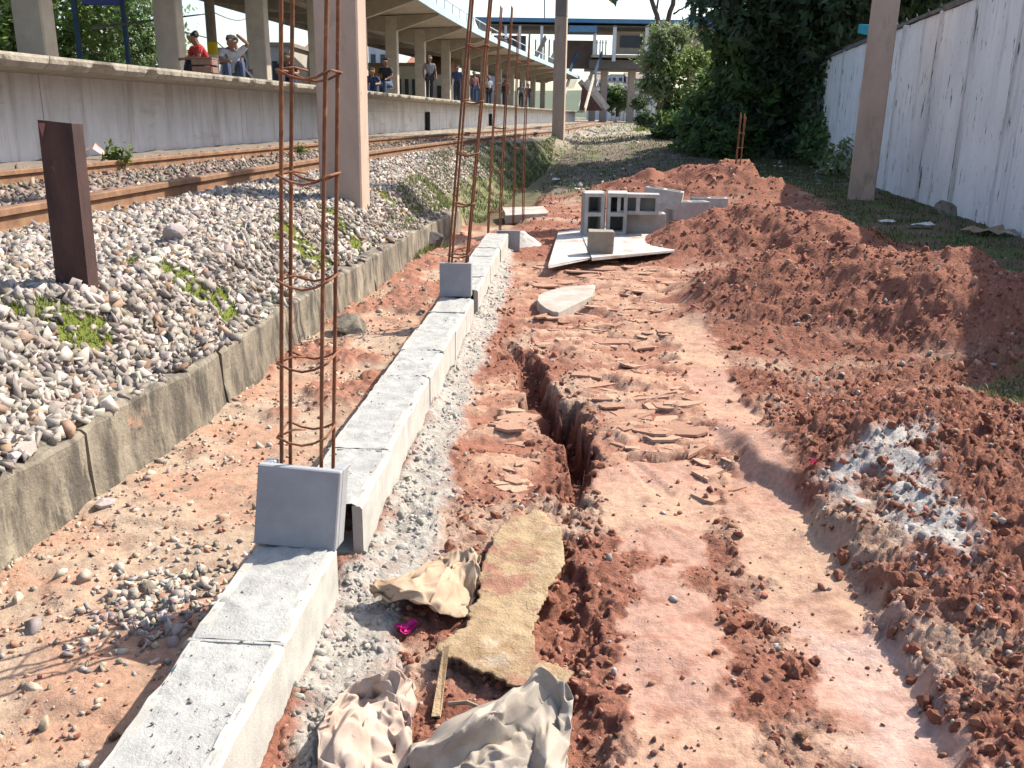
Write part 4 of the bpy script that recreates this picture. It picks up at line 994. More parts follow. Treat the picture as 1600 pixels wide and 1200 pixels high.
MBc = MB().box((0, 0, 0), (.05, .10, .03)).box((.0, .0, .022), (.03, .03, .028)).box((.02, 0, .0), (.06, .05, .02)); cl_me = bpy.data.meshes.new('rail_clip'); cl_me.from_pydata(MBc.v, [], MBc.f); cl_me.materials.append(M_railside)
i = 0
while yy < 60:
    x = float(xrail(yy)); s_ = float(xrail(yy + .1) - xrail(yy - .1)) / .2; a = math.atan(-s_)
    cxx = x - .8 * math.cos(a) ; cyy = yy - .8 * math.sin(a) * 1
    dup_mesh('sleeper', sl_me, track, (x - .8 * math.cos(a), yy - .8 * math.sin(a), ZR - .125 - .072), a + random.uniform(-.02, .02))
    if yy < 32:
        for off, sg in ((-.11, 1), (.11, -1), (1.49, 1), (1.71, -1)):
            dup_mesh('rail_clip', cl_me, track, (x - off * math.cos(a), yy - off * math.sin(a), ZR - .118), a + (0 if sg > 0 else math.pi))
    yy += .62; i += 1

# ------------------------------------------------------------------ platform
M_platw = mat('platform_wall', (.66, .65, .66), (.54, .53, .53), scale=3, stretch=(1, 1, .4), rough=.9, bump=.002, bscale=60, spots=[((.30, .265, .22), 2.2, (2, 2, .22), .50, .78), ((.2, .185, .16), 14, (1, 1, 1), .68, .75), ((.40, .33, .24), .9, (.6, .6, 2.2), .56, .72)])
M_plats = mat('platform_slab', (.40, .36, .29), (.26, .23, .185), scale=7, rough=.95, bump=.012, bscale=26, spots=[((.08, .065, .05), 6, (1, 1, 2.5), .62, .68)])
plat = thing('station_platform', 'raised concrete station platform with a chipped slab edge beside the track', 'station platform', (-5, 12, .5))
ZP = 1.65
def curve_pts(fx, y0, y1, n, z, off=0.0):
    yy = np.linspace(y0, y1, n); xx = fx(yy); dx = np.gradient(xx, yy); ln = np.sqrt(1 + dx * dx); lx, ly = -1 / ln, dx / ln
    return [(float(x + a * off), float(y + b * off), z) for x, y, a, b in zip(xx, yy, lx, ly)], [(float(a), float(b)) for a, b in zip(lx, ly)]
bounds = [-1, 4.5, 10.62, 16.5, 22.5, 28.5, 35, 42, 50, 60, 72, 85, 100]
for a, b in zip(bounds[:-1], bounds[1:]):
    p, l = curve_pts(xplat, a + .008, b - .008, 8, ZP)
    MB().sweep([(.92, -1.3), (.92, -.13), (1.0, -.13), (1.0, -1.3)], p, l).build('wall_panel', M_platw, plat)
# slab edge pieces with broken lower lip
y0 = -1.0
for i in range(60):
    L_ = random.uniform(1.4, 2.2) * (1 if y0 < 30 else 2.0); y1 = min(y0 + L_, 100); n = 30 if y0 < 25 else 10
    p, l = curve_pts(xplat, y0 + .006, y1 - .006, n, ZP)
    V = []; Fs = []; k = 7
    for j, (q, lv) in enumerate(zip(p, l)):
        chip = max(0, float(fbm(np.array(q[1] * 1.6), np.array(2.0), 3, 31)) + .05) * .16 + .010 * random.random()
        chip = min(chip, .07)
        prof = [(0.0, 0.0), (-.005 + chip * .25, -.028), (chip * .8, -.075 + chip * .35), (.05 + chip, -.128 + chip * .25), (.93, -.129), (.99, -.129), (.99, 0)]
        for s1, u1 in prof: V.append((q[0] + lv[0] * s1, q[1] + lv[1] * s1, q[2] + u1))
    for j in range(len(p) - 1):
        for m_ in range(k):
            Fs.append((j * k + m_, (j + 1) * k + m_, (j + 1) * k + (m_ + 1) % k, j * k + (m_ + 1) % k))
    Fs += [tuple(range(k)), tuple((len(p) - 1) * k + j for j in range(k - 1, -1, -1))]
    MB().add(V, Fs).build('edge_slab', M_plats, plat)
    y0 = y1
    if y0 >= 100: break
p, l = curve_pts(xplat, -1, 100, 40, ZP)
MB().sweep([(1.0, -.02), (1.0, -1.2), (10.5, -1.2), (10.5, -.02)], p, l).build('deck', M_plats, plat)
# dark downpipe stubs on the wall face
M_blk = mat('black_paint', (.025, .025, .028), scale=10, rough=.7)
for px, py in ((707, 195), (797, 193)):
    Y = np.interp(px, [707, 797], [33.5, 50]); x = float(xplat(Y)) - .84
    t = thing('drain_stub', 'black drain stub low on the platform wall, %s' % ('nearer one' if px < 750 else 'farther one'), 'drain pipe', (x, Y, .6), 'drain stubs on the platform wall')
    MB().box((x, Y, .85), (.14, .30, .75)).build('pipe', M_blk, t, bevel=.02)

# canopy
M_conc = mat('canopy_concrete', (.33, .285, .235), (.25, .215, .175), scale=2.5, rough=.9, bump=.002, bscale=50)
M_fascia = mat('fascia_blue', (.34, .43, .49), (.26, .34, .40), scale=3, rough=.7)
M_colm = mat('column_paint', (.40, .355, .295), (.32, .28, .235), scale=3, rough=.9, bump=.002, bscale=50)
ZC = 5.0
cn_pts = np.array([(-4.0, 8), (-3.85, 14), (-3.7, 22), (-3.55, 34.2), (-2.95, 38), (-.27, 55.6), (2.9, 76), (6.5, 98)])  # near points lie out of view, pushed trackward to shade columns and people
_cc = np.polyfit(cn_pts[:, 1], cn_pts[:, 0], 3)
def xcan(Y): return np.polyval(_cc, Y)
can = thing('platform_canopy', 'long flat concrete platform canopy on square columns with a pale blue edge', 'canopy', (-6, 14, ZP))
p, l = curve_pts(xcan, 9, 99, 60, ZC)
MB().sweep([(.06, 0), (.06, -.12), (3.2, -.22), (7.2, -.12), (7.2, 0)], p, l).build('roof_slab', M_conc, can)
MB().sweep([(0, .12), (0, -.16), (.055, -.16), (.055, .12)], p, l).build('fascia', M_fascia, can)
MB().sweep([(7.205, .05), (7.205, -.3), (7.3, -.3), (7.3, .05)], p, l).build('back_beam', M_conc, can)
MB().sweep([(3.35, -.225), (3.35, -.55), (3.65, -.55), (3.65, -.225)], p, l).build('long_beam', M_conc, can)
p2, l2 = curve_pts(xcan, 30, 80, 30, ZC + .55); rl = MB().sweep([(.1, -.02), (.1, .02), (.14, .02), (.14, -.02)], p2, l2)
for q, lv in zip(p2, l2): rl.bar((q[0] + lv[0] * .12, q[1] + lv[1] * .12, ZC + .08), (q[0] + lv[0] * .12, q[1] + lv[1] * .12, ZC + .55), .03, .03)
rl.build('edge_rail', M_fascia, can)
colY = [9.7, 14, 18.4, 23.1, 27.8, 32.5, 37.2, 42.5, 48.6, 54.5, 61, 67, 73, 79, 85, 91]
for Y in colY:
    (p_, ), (lv, ) = [[v[1]] for v in curve_pts(xplat, Y - .5, Y + .5, 3, ZP, 3.0)]
    a = math.atan2(lv[1], -lv[0])
    MB().box((p_[0], p_[1], (ZP + ZC - .22) / 2), (.46, .34, ZC - .22 - ZP), rz=-a).build('column', M_colm, can, bevel=.02)
    xc = float(xcan(Y)); f0 = Vector((xc + lv[0] * .1, Y + lv[1] * .1, ZC - .13)); f1 = Vector((xc + lv[0] * 7.1, Y + lv[1] * 7.1, ZC - .13)); mid = Vector((p_[0], p_[1], ZC - .22))
    sx = Vector((lv[1], -lv[0], 0)) * .14
    V = []
    for q, d in ((f0, .10), (mid, .62), (f1, .14)):
        for s1 in (-1, 1): V += [q + sx * s1, q + sx * s1 - Vector((0, 0, d))]
    MB().add(V, [(0, 4, 5, 1), (4, 8, 9, 5), (2, 3, 7, 6), (6, 7, 11, 10), (1, 5, 7, 3), (5, 9, 11, 7), (0, 1, 3, 2), (8, 10, 11, 9), (0, 2, 6, 4), (4, 6, 10, 8)]).build('beam', M_conc, can)

# ------------------------------------------------------------------ people on the platform
M_skin = mat('skin', (.20, .11, .075), scale=10, rough=.6, var=.1)
M_hair = mat('hair', (.02, .017, .015), scale=20, rough=.7, var=.2)
clo = {k: mat('cloth_' + k, v, scale=12, rough=.85, var=.25) for k, v in dict(red=(.38, .03, .03), white=(.40, .41, .44), blue=(.035, .055, .13), dark=(.03, .03, .04), yellow=(.55, .36, .04), grey=(.2, .2, .22), pink=(.28, .12, .13), jeans=(.06, .09, .16)).items()}
def skin(name, nodes, edges, m, parent, sub=1):
    me = bpy.data.meshes.new(name); me.from_pydata([n[0] for n in nodes], edges, []); me.materials.append(m)
    o = bpy.data.objects.new(name, me); link(o, parent)
    o.modifiers.new('skin', 'SKIN'); sv = me.skin_vertices[0].data
    for i, n in enumerate(nodes): sv[i].radius = (n[1], n[1] * (n[2] if len(n) > 2 else 1)); sv[i].use_root = (i == 0)
    md = o.modifiers.new('sub', 'SUBSURF'); md.levels = sub; md.render_levels = sub
    return o
def person(loc, yaw, label, pose, shirt, legs, group='people waiting on the platform', tall=1.0, raised=False):
    t = thing('person', label, 'person', loc, group, (0, 0, yaw)); t.scale = (tall,) * 3
    if pose == 'sit':   # facing -Y in local space, seat at z=.40
        hip, kn, an, toe = (0, .05, .42), [(s * .11, -.36, .46) for s in (-1, 1)], [(s * .11, -.40, .08) for s in (-1, 1)], [(s * .12, -.58, .04) for s in (-1, 1)]
        ch, nk, hd = (0, .02, .78), (0, -.02, .98), (0, -.05, 1.13)
        el, ha = [(s * .24, -.08, .66) for s in (-1, 1)], [(s * .12, -.30, .56) for s in (-1, 1)]
    elif pose == 'crouch':  # sitting low, leaning forward
        hip, kn, an, toe = (0, .08, .16), [(s * .14, -.22, .42) for s in (-1, 1)], [(s * .13, -.30, .07) for s in (-1, 1)], [(s * .14, -.45, .04) for s in (-1, 1)]
        ch, nk, hd = (0, -.02, .48), (0, -.10, .68), (0, -.17, .80)
        el, ha = [(s * .25, -.16, .42) for s in (-1, 1)], [(s * .10, -.36, .40) for s in (-1, 1)]
    else:
        hip, kn, an, toe = (0, 0, .90), [(s * .10, -.02, .50) for s in (-1, 1)], [(s * .10, .02, .08) for s in (-1, 1)], [(s * .11, -.14, .04) for s in (-1, 1)]
        ch, nk, hd = (0, 0, 1.25), (0, 0, 1.46), (0, -.03, 1.61)
        el, ha = [(s * .26, .03, 1.10) for s in (-1, 1)], [(s * .25, -.10, .86) for s in (-1, 1)]
    if raised: el[1] = (.30, nk[1] - .10, nk[2] + .06); ha[1] = (.10, hd[1] - .02, hd[2] + .10)
    sh = [(s * .18, nk[1], nk[2] - .07) for s in (-1, 1)]
    hp = [(s * .09, hip[1], hip[2]) for s in (-1, 1)]
    N = [(hip, .12), (ch, .13, .8), (nk, .058), ((hd[0], hd[1], hd[2] - .03), .115)]
    E = [(0, 1), (1, 2), (2, 3)]
    N.append(((hd[0], hd[1] - .01, hd[2] + .03), .115)); E.append((3, 4))
    for s in (0, 1):
        b = len(N); N += [(sh[s], .055), (el[s], .042), (ha[s], .03), ((ha[s][0], ha[s][1] - .07, ha[s][2] - .02), .025)]; E += [(1, b), (b, b + 1), (b + 1, b + 2), (b + 2, b + 3)]
        b = len(N); N += [(hp[s], .085), (kn[s], .058), (an[s], .042), (toe[s], .036)]; E += [(0, b), (b, b + 1), (b + 1, b + 2), (b + 2, b + 3)]
    skin('body', N, E, M_skin, t)
    N = [(hip, .135), (ch, .15, .85), (nk, .07)]; E = [(0, 1), (1, 2)]
    for s in (0, 1):
        b = len(N); mid = tuple(sh[s][k] * .25 + el[s][k] * .75 for k in range(3)); N += [(sh[s], .075), (mid, .06)]; E += [(1, b), (b, b + 1)]
    skin('shirt', N, E, clo[shirt], t)
    N = [((hip[0], hip[1], hip[2] - .02), .14)]; E = []
    for s in (0, 1):
        b = len(N); N += [(hp[s], .10), (kn[s], .072), (an[s], .058)]; E += [(0, b), (b, b + 1), (b + 1, b + 2)]
    skin('trousers', N, E, clo[legs], t)
    skin('hair', [((hd[0], hd[1] + .0, hd[2] + .06), .12), ((hd[0], hd[1] + .04, hd[2] + .03), .125), ((hd[0], hd[1] + .05, hd[2] - .05), .11)], [(0, 1), (1, 2)], M_hair, t)
    return t
def on_plat(px, Y, d=None):
    p = D(px, 100, Y); return (float(p[0]), Y, ZP - .02)
M_crate = mat('crate_brown', (.22, .13, .10), (.15, .09, .07), scale=9, rough=.85)
def crate(px, Y, s_, label):
    c = on_plat(px, Y); t = thing('crate', label, 'crate', c)
    for z in (.05, .17, .29):
        mb = MB(); mb.box((c[0], c[1] - s_ / 2, c[2] + z), (s_, .02, .09)).box((c[0], c[1] + s_ / 2, c[2] + z), (s_, .02, .09)).box((c[0] - s_ / 2, c[1], c[2] + z), (.02, s_ - .03, .09)).box((c[0] + s_ / 2, c[1], c[2] + z), (.02, s_ - .03, .09)); mb.build('slat', M_crate, t)
    MB().box((c[0], c[1], c[2] + .35), (s_ + .03, s_ + .03, .02)).build('lid', M_crate, t)
pp = on_plat(317, 16.2); person(pp, -.9, 'person in a red shirt sitting low at the platform edge, looking down', 'crouch', 'red', 'dark', tall=.9)
crate(320, 15.7, .32, 'brown crate in front of the person in red on the platform')
person(on_plat(362, 17.2), .5, 'person in a white top sitting on the platform with an arm raised to the head', 'crouch', 'white', 'jeans', tall=.92, raised=True)
person(on_plat(375, 17.6), -.6, 'person in dark clothes beside the person in white on the platform', 'crouch', 'dark', 'dark', tall=.92)
person(on_plat(448, 23), .3, 'person in dark blue sitting between the second and third columns', 'crouch', 'dark', 'blue', tall=1.0)
person(on_plat(580, 30.0), .2, 'person in blue sitting right of the near beige pole', 'crouch', 'blue', 'jeans')
person(on_plat(603, 30.5), -.3, 'person in a dark top beside a yellow wall on the platform', 'sit', 'dark', 'jeans')
person(on_plat(671, 37.0), .4, 'standing person in a pale top with dark trousers on the platform', 'stand', 'grey', 'dark')
person(on_plat(714, 44), 0, 'person in dark blue behind the leaning rebar cage', 'stand', 'blue', 'dark')
person(on_plat(741, 50), .6, 'person in pink among the far platform columns', 'stand', 'pink', 'jeans')
person(on_plat(764, 55), .6, 'person in white among the far platform columns', 'stand', 'white', 'dark')
person(on_plat(790, 62), .2, 'dark dressed person far along the platform left of the stairs', 'stand', 'dark', 'dark')
person(on_plat(815, 66), -.2, 'person in grey far along the platform, left one of the last pair', 'stand', 'grey', 'dark')
person(on_plat(826, 68), .2, 'person in black far along the platform, right one of the last pair', 'stand', 'dark', 'blue')

# ------------------------------------------------------------------ poles
M_polep = mat('pole_beige', (.44, .33, .255), (.37, .275, .215), scale=5, stretch=(1, 1, .5), rough=.9, bump=.003, bscale=70, spots=[((.26, .20, .155), 5, (1, 1, .35), .56, .72), ((.13, .10, .085), 9, (1, 1, 1), .66, .70)])
M_poleg = mat('pole_grey', (.25, .20, .165), (.19, .155, .13), scale=5, rough=.9, bump=.002, bscale=70)
def pole(label, pxl, pxr, py, z, dep, height, taper, yaw, paint=None, leanx=0):
    a = P(pxl, py, z); b = P(pxr, py, z); wd = abs(b[0] - a[0]); c = (a + b) / 2
    t = thing('catenary_pole', label, 'concrete pole', (c[0], c[1], z - .3), 'concrete poles along the line')
    def ring(h, s1):
        q = []
        for i, j in ((-1, -1), (1, -1), (1, 1), (-1, 1)):
            x, y = i * wd / 2 * s1, j * dep / 2 * s1 + dep / 2; q.append((c[0] + x * math.cos(yaw) - y * math.sin(yaw) + leanx * h, c[1] + x * math.sin(yaw) + y * math.cos(yaw), z - .3 + h))
        return q
    sp = paint or height
    f = lambda h: 1 - (1 - taper) * h / height
    Vv = ring(0, 1) + ring(sp, f(sp)); side = [(0, 1, 5, 4), (1, 2, 6, 5), (2, 3, 7, 6), (3, 0, 4, 7), (4, 5, 6, 7), (0, 3, 2, 1)]
    MB().add(Vv, side).build('painted_shaft', M_polep, t, bevel=.012)
    if paint:
        MB().add(ring(sp + .002, f(sp) * .985), []) 
        MB().add(ring(sp + .002, f(sp) * .985) + ring(height, f(height)), side).build('bare_shaft', M_poleg, t, bevel=.012)
    return t
pole('thick square beige pole beside the track behind the nearest rebar cage', 498, 566, 318, .50, .30, 9, .97, -.05, leanx=.010)
zp2 = 0
pole('square pole beige below and bare grey above, at the far end of the platform', 862, 880, 217, .52, .40, 11, .9, -.15, paint=3.55, leanx=.0)
pole('beige pole with a worn foot standing against the white wall', 1325, 1362, 318, .12, .30, 9, 1.0, -.36, leanx=.006)

# ------------------------------------------------------------------ white wall on the right
M_white = mat('white_wash', (.80, .80, .79), (.68, .68, .68), scale=2.5, stretch=(1, 1, .4), rough=.9, bump=.004, bscale=40,
              spots=[((.42, .42, .41), 2.6, (1.8, 1.8, .14), .55, .74), ((.10, .095, .09), 6, (1.6, 1.6, .45), .60, .645), ((.16, .155, .15), 16, (1.6, 1.6, .4), .62, .68), ((.46, .37, .29), 1.2, (1, 1, 1.5), .66, .85)])
M_whitest = mat('stained_pilaster', (.74, .74, .73), (.40, .395, .385), scale=2.2, stretch=(1, 1, .25), rough=.95, bump=.005, bscale=40, spots=[((.08, .075, .07), 6, (1.5, 1.5, .35), .56, .64)])
M_cope = mat('dark_coping', (.20, .195, .19), (.09, .085, .08), scale=7, rough=.95, bump=.008, bscale=40)
bw = thing('boundary_wall', 'tall stained white boundary wall with pilasters along the right side', 'boundary wall', (5, 11, .1))
py_s = [3.0, 4.6, 6.1, 7.5, 8.95, 10.35, 11.75, 13.6, 16.0, 18.5, 21.5, 25, 29, 34, 40]
WT = 2.42
for i, (a, b) in enumerate(zip(py_s[:-1], py_s[1:])):
    p0 = Vector((float(xwall(a)), a, 0)); p1 = Vector((float(xwall(b)), b, 0)); d = (p1 - p0).normalized(); nrm = Vector((-d.y, d.x, 0))
    q0 = p0 + d * .085; q1 = p1 - d * .085; n = 14; V = []; Fs = []
    for k in range(n + 1):
        q = q0 + (q1 - q0) * (k / n); tp = WT + .015 * float(perlin(q.y * 2.0, 1.0, 55))
        for o1, z in ((0, -.1), (0, 1.2), (0, tp), (-.15, tp), (-.15, -.1)): V.append(tuple(q + nrm * o1 + Vector((0, 0, z))))
    for k in range(n):
        for j in range(4): Fs.append((k * 5 + j, k * 5 + j + 1, (k + 1) * 5 + j + 1, (k + 1) * 5 + j))
    Fs += [(0, 1, 2, 3, 4), tuple(n * 5 + j for j in (4, 3, 2, 1, 0))]
    MB().add(V, Fs).build('wall_panel', M_white, bw)
    MB().bar(q0 + Vector((0, 0, WT + .035)) - nrm * .07, q1 + Vector((0, 0, WT + .035)) - nrm * .07, .20, .05).build('coping', M_cope, bw, jit=.012)
    c = p0
    pc = c - nrm * .07; MB().box((pc.x, pc.y, (WT + .02) / 2 - .05), (.168, .17, WT + .12), rz=math.atan2(d.y, d.x)).build('pilaster', M_whitest, bw, bevel=.012)
# wire along the wall top
M_wire = mat('wire', (.05, .05, .05), scale=10, rough=.6)
t = thing('wall_wire', 'thin dark barbed wire strung along the top of the white wall', 'wire', (5, 11, WT))
pts = []
for k in range(120):
    y = 7.5 + k * .12; pts.append((float(xwall(y)) + .07 + .03 * math.sin(k * 1.3), y, WT + .10 + .04 * math.cos(k * 1.3)))
MB().tube(pts, .006, 5).build('strand', M_wire, t)
t = thing('awning', 'small turquoise sheet roof showing behind the white wall beside the pole', 'awning', D(1408, 38, 15))
a = D(1402, 44, 15.0); MB().box((a[0] + .35, a[1] + .6, a[2]), (1.0, 1.4, .14), rot=Matrix.Rotation(.15, 3, 'X')).build('sheet', mat('turquoise', (.05, .38, .48), scale=4), t)
for s1 in (-.4, .4): MB().bar((a[0] + .35 + s1, a[1] + .6, .1), (a[0] + .35 + s1, a[1] + .6, a[2] - .05), .06, .06).build('post', M_poleg, t)

# ------------------------------------------------------------------ vegetation
def leaf_cloud(name, clumps, m, parent, size=.12, seed=1, flat=.5, hollow=.55):
    """clumps: (x,y,z,rx,ry,rz,n) ; leaves are small folded quads near the clump surface"""
    r = np.random.default_rng(seed); PS = []; NS = []; CS = []
    for (x, y, z, rx, ry, rz, n, tint) in clumps:
        d = r.normal(size=(n, 3)); d /= np.linalg.norm(d, axis=1)[:, None]
        rad = (hollow + (1.08 - hollow) * r.random(n) ** .6)
        wob = 1 + .35 * np.sin(d[:, 0] * 5 + x * 3) * np.cos(d[:, 1] * 4 + y) + .22 * np.sin(d[:, 2] * 7 + z * 2 + d[:, 0] * 6)
        p = d * (rad * wob)[:, None] * np.array([rx, ry, rz]) + np.array([x, y, z]); PS.append(p)
        NS.append(d * .8 + r.normal(0, .6, (n, 3)) + np.array([0, 0, flat]))
        CS.append(np.array(tint)[None] * np.exp(r.normal(0, .28, (n, 1))) * (1 + r.normal(0, .08, (n, 3))))
    Pp = np.concatenate(PS); Nn = np.concatenate(NS); Cc = np.concatenate(CS); ok = Pp[:, 2] > .12; Pp, Nn, Cc = Pp[ok], Nn[ok], Cc[ok]
    n = len(Pp); Nn /= np.linalg.norm(Nn, axis=1)[:, None]
    t_ = np.cross(Nn, r.normal(size=(n, 3))); t_ /= np.linalg.norm(t_, axis=1)[:, None]; b_ = np.cross(Nn, t_)
    s_ = size * np.exp(r.normal(0, .3, n))[:, None]
    V = np.stack([Pp - t_ * s_, Pp + b_ * s_ * .42 - Nn * s_ * .12, Pp + t_ * s_, Pp - b_ * s_ * .42 - Nn * s_ * .12], 1).reshape(-1, 3)
    Fc = np.arange(n * 4).reshape(n, 4); Fc = np.concatenate([Fc[:, [0, 1, 2]], Fc[:, [0, 2, 3]]])
    off = np.array(parent.location)
    return np_mesh(name, V - off[None], Fc, m, parent, np.repeat(np.clip(Cc, .005, .5), 4, 0))
M_leaf = mat('leaves', (1, 1, 1), attr='Col', scale=3, var=.25, rough=.55, spec=.35, translucent=.5)
M_bark = mat('bark', (.12, .095, .075), (.06, .048, .04), scale=12, stretch=(1, 1, .3), rough=.95, bump=.012, bscale=30)
DG, MG, LG, OG = (.072, .112, .058), (.09, .15, .045), (.19, .26, .07), (.22, .27, .13)
def limb(mb, a, b, r0, r1, n=6, wob=.12):
    a = np.array(a); b = np.array(b); L_ = np.linalg.norm(b - a); pts = []; rs = []
    for k in range(n + 1):
        u = k / n; pts.append(a + (b - a) * u + (rng.normal(0, wob * L_ * .15, 3) if 0 < k < n else 0)); rs.append(r0 + (r1 - r0) * u)
    mb.tube(pts, rs, 8)
def cl(px, py, Y, rx, n, tint, ry=None, rz=None):
    p = D(px, py, Y); return (p[0], p[1], p[2], rx, ry or rx, rz or rx * .85, n, tint)
# big dark tree by the wall
g = P(1225, 246, .12); tb = thing('broadleaf_tree', 'huge dark vine covered tree overhanging the white wall', 'tree', (g[0], g[1], .1))
mb = MB(); top = D(1260, 20, g[1] - 1)
limb(mb, (g[0], g[1], .0), D(1228, 120, g[1]), .42, .30); limb(mb, D(1228, 120, g[1]), top, .30, .18)
for e in ((1400, -40, 20), (1320, -120, 22), (1180, -60, 22), (1500, -90, 18), (1150, 60, 22)): limb(mb, D(1230, 110, g[1]), D(*e), .2, .06)
mb.build('trunk', M_bark, tb, smooth=True)
cls = [cl(1190, 15, 22.5, 1.3, 3600, DG), cl(1290, -10, 22, 1.7, 5000, DG), cl(1400, -30, 20, 1.6, 4600, DG), cl(1490, -45, 18, 1.25, 3600, DG), cl(1540, -70, 17, 1.1, 2500, DG),
       cl(1350, 35, 21, 1.1, 3000, DG), cl(1430, 5, 20, .9, 2200, DG), cl(1230, 95, 23, 1.2, 3400, DG), cl(1290, 75, 22, .95, 2600, DG), cl(1175, 130, 23, .95, 2200, MG),
       cl(1240, 165, 23.5, .9, 2600, DG), cl(1165, 195, 23, .85, 2400, DG), cl(1215, 225, 23, .75, 2000, DG), cl(1140, 225, 22.5, .75, 2000, MG), cl(1262, 215, 23.2, .45, 900, DG),
       cl(1115, 175, 24, .8, 1900, MG), cl(1165, 70, 23, .8, 2000, MG), cl(1100, 225, 23.5, .7, 1700, MG), cl(1190, 250, 22.5, .6, 1300, DG), cl(1130, 120, 25, .55, 1000, LG),  # paler tints at left and bottom paint in the lit leaves
       cl(1160, -60, 23, 1.4, 2400, DG), (7.2, 22.6, 7.6, 2.2, 2.2, 1.9, 5200, DG), (9.6, 24, 8.4, 2.8, 2.6, 2.2, 7500, DG), (5.2, 25.5, 8.0, 2.3, 2.2, 1.8, 4500, DG), (11.6, 24.6, 8.8, 2.8, 2.6, 2.2, 6500, DG), (8.5, 20.6, 6.2, 1.6, 1.5, 1.6, 3200, DG), cl(1300, -140, 22, 2.2, 5200, DG), cl(1450, -170, 20, 2.0, 4400, DG), cl(1580, -150, 19, 1.7, 3000, DG), cl(1650, -60, 19, 1.5, 2200, DG), cl(1400, -260, 22, 2.2, 4200, DG)]  # upper clumps out of view, added for their shade on the far ground
leaf_cloud('crown', cls, M_leaf, tb, .105, 3)
# ivy patch on the wall
t = thing('creeper', 'dark creeper climbing the far panels of the white wall', 'creeper', D(1262, 170, 22)); a = D(1258, 150, 21.5); b = D(1272, 205, 21)
leaf_cloud('foliage', [(float(xwall(21.0)) - .12, 21.0, 1.5, .22, .7, 1.0, 900, DG), (float(xwall(20.0)) - .15, 20.0, .6, .3, .8, .55, 900, MG), (float(xwall(17.0)) - .1, 16.8, .4, .2, .8, .35, 500, OG)], M_leaf, t, .08, 9)
mb = MB(); limb(mb, (float(xwall(20.5)) - .1, 20.5, .05), (float(xwall(21)) - .08, 21, 2.0), .03, .01); mb.build('stem', M_bark, t)
# sunlit light tree
g = P(1038, 222, .15); g = D(1038, 222, 29.0); tl = thing('slender_tree', 'sunlit olive green slender tree in front of the footbridge', 'tree', (g[0], g[1], .1))
mb = MB(); limb(mb, (g[0], g[1], 0), D(1045, 120, 29), .13, .09); limb(mb, D(1045, 120, 29), D(1050, 60, 29), .09, .04); limb(mb, D(1044, 140, 29), D(1015, 90, 29), .05, .02); limb(mb, D(1045, 130, 29), D(1085, 80, 29), .05, .02)
mb.build('trunk', M_bark, tl, smooth=True)
leaf_cloud('crown', [cl(1035, 60, 29, .50, 1000, OG), cl(1060, 55, 29.3, .42, 800, OG), cl(1020, 95, 29, .50, 1000, OG), cl(1060, 105, 29, .60, 1300, LG), cl(1090, 90, 29.4, .5, 900, LG), cl(1030, 135, 29, .55, 1200, OG),
                     cl(1075, 150, 29, .55, 1100, LG), cl(1012, 130, 29, .32, 500, OG), cl(1105, 130, 29.4, .5, 800, MG), cl(1050, 180, 28.8, .5, 900, MG)], M_leaf, tl, .07, 5, hollow=.1)
t = thing('leafy_bush', 'dark leafy bush at the foot of the slender tree', 'bush', D(1075, 225, 27.5))
leaf_cloud('foliage', [cl(1065, 200, 27.5, .6, 1300, MG), cl(1095, 210, 27, .7, 1500, DG), cl(1035, 215, 28, .45, 800, DG), cl(1120, 195, 26, .6, 1200, MG), cl(1010, 185, 30, .3, 400, DG), cl(1000, 160, 31, .25, 260, DG)], M_leaf, t, .085, 6)
mb = MB(); limb(mb, D(1075, 235, 27.5), D(1075, 195, 27.5), .05, .02); mb.build('stem', M_bark, t)
# bare limbed tree behind
g = D(1035, 190, 44); tt = thing('bare_tree', 'thin bare limbed tree rising above the footbridge roof', 'tree', (g[0], g[1], .2)); mb = MB()
limb(mb, g, D(1036, 60, 44), .22, .15); limb(mb, D(1036, 60, 44), D(1015, -10, 44), .13, .10); limb(mb, D(1038, 60, 44), D(1060, -20, 44), .13, .10); limb(mb, D(1024, 30, 44), D(1030, -10, 44), .06, .04)
limb(mb, D(1052, 22, 44), D(1080, 5, 44), .05, .02); limb(mb, D(1015, -10, 44), D(960, -60, 44), .09, .03); limb(mb, D(1060, -20, 44), D(1110, -70, 44), .09, .03); limb(mb, D(1080, 5, 44), D(1110, -15, 44), .03, .015)
mb.build('trunk', M_bark, tt, smooth=True)
leaf_cloud('crown', [cl(960, -10, 44, .5, 160, DG), cl(985, -25, 44, .5, 200, DG), cl(1100, -10, 44, .6, 300, DG), cl(1125, -20, 44, .6, 300, DG), cl(1040, -70, 44, 1.6, 900, DG)], M_leaf, tt, .14, 8, hollow=.1)
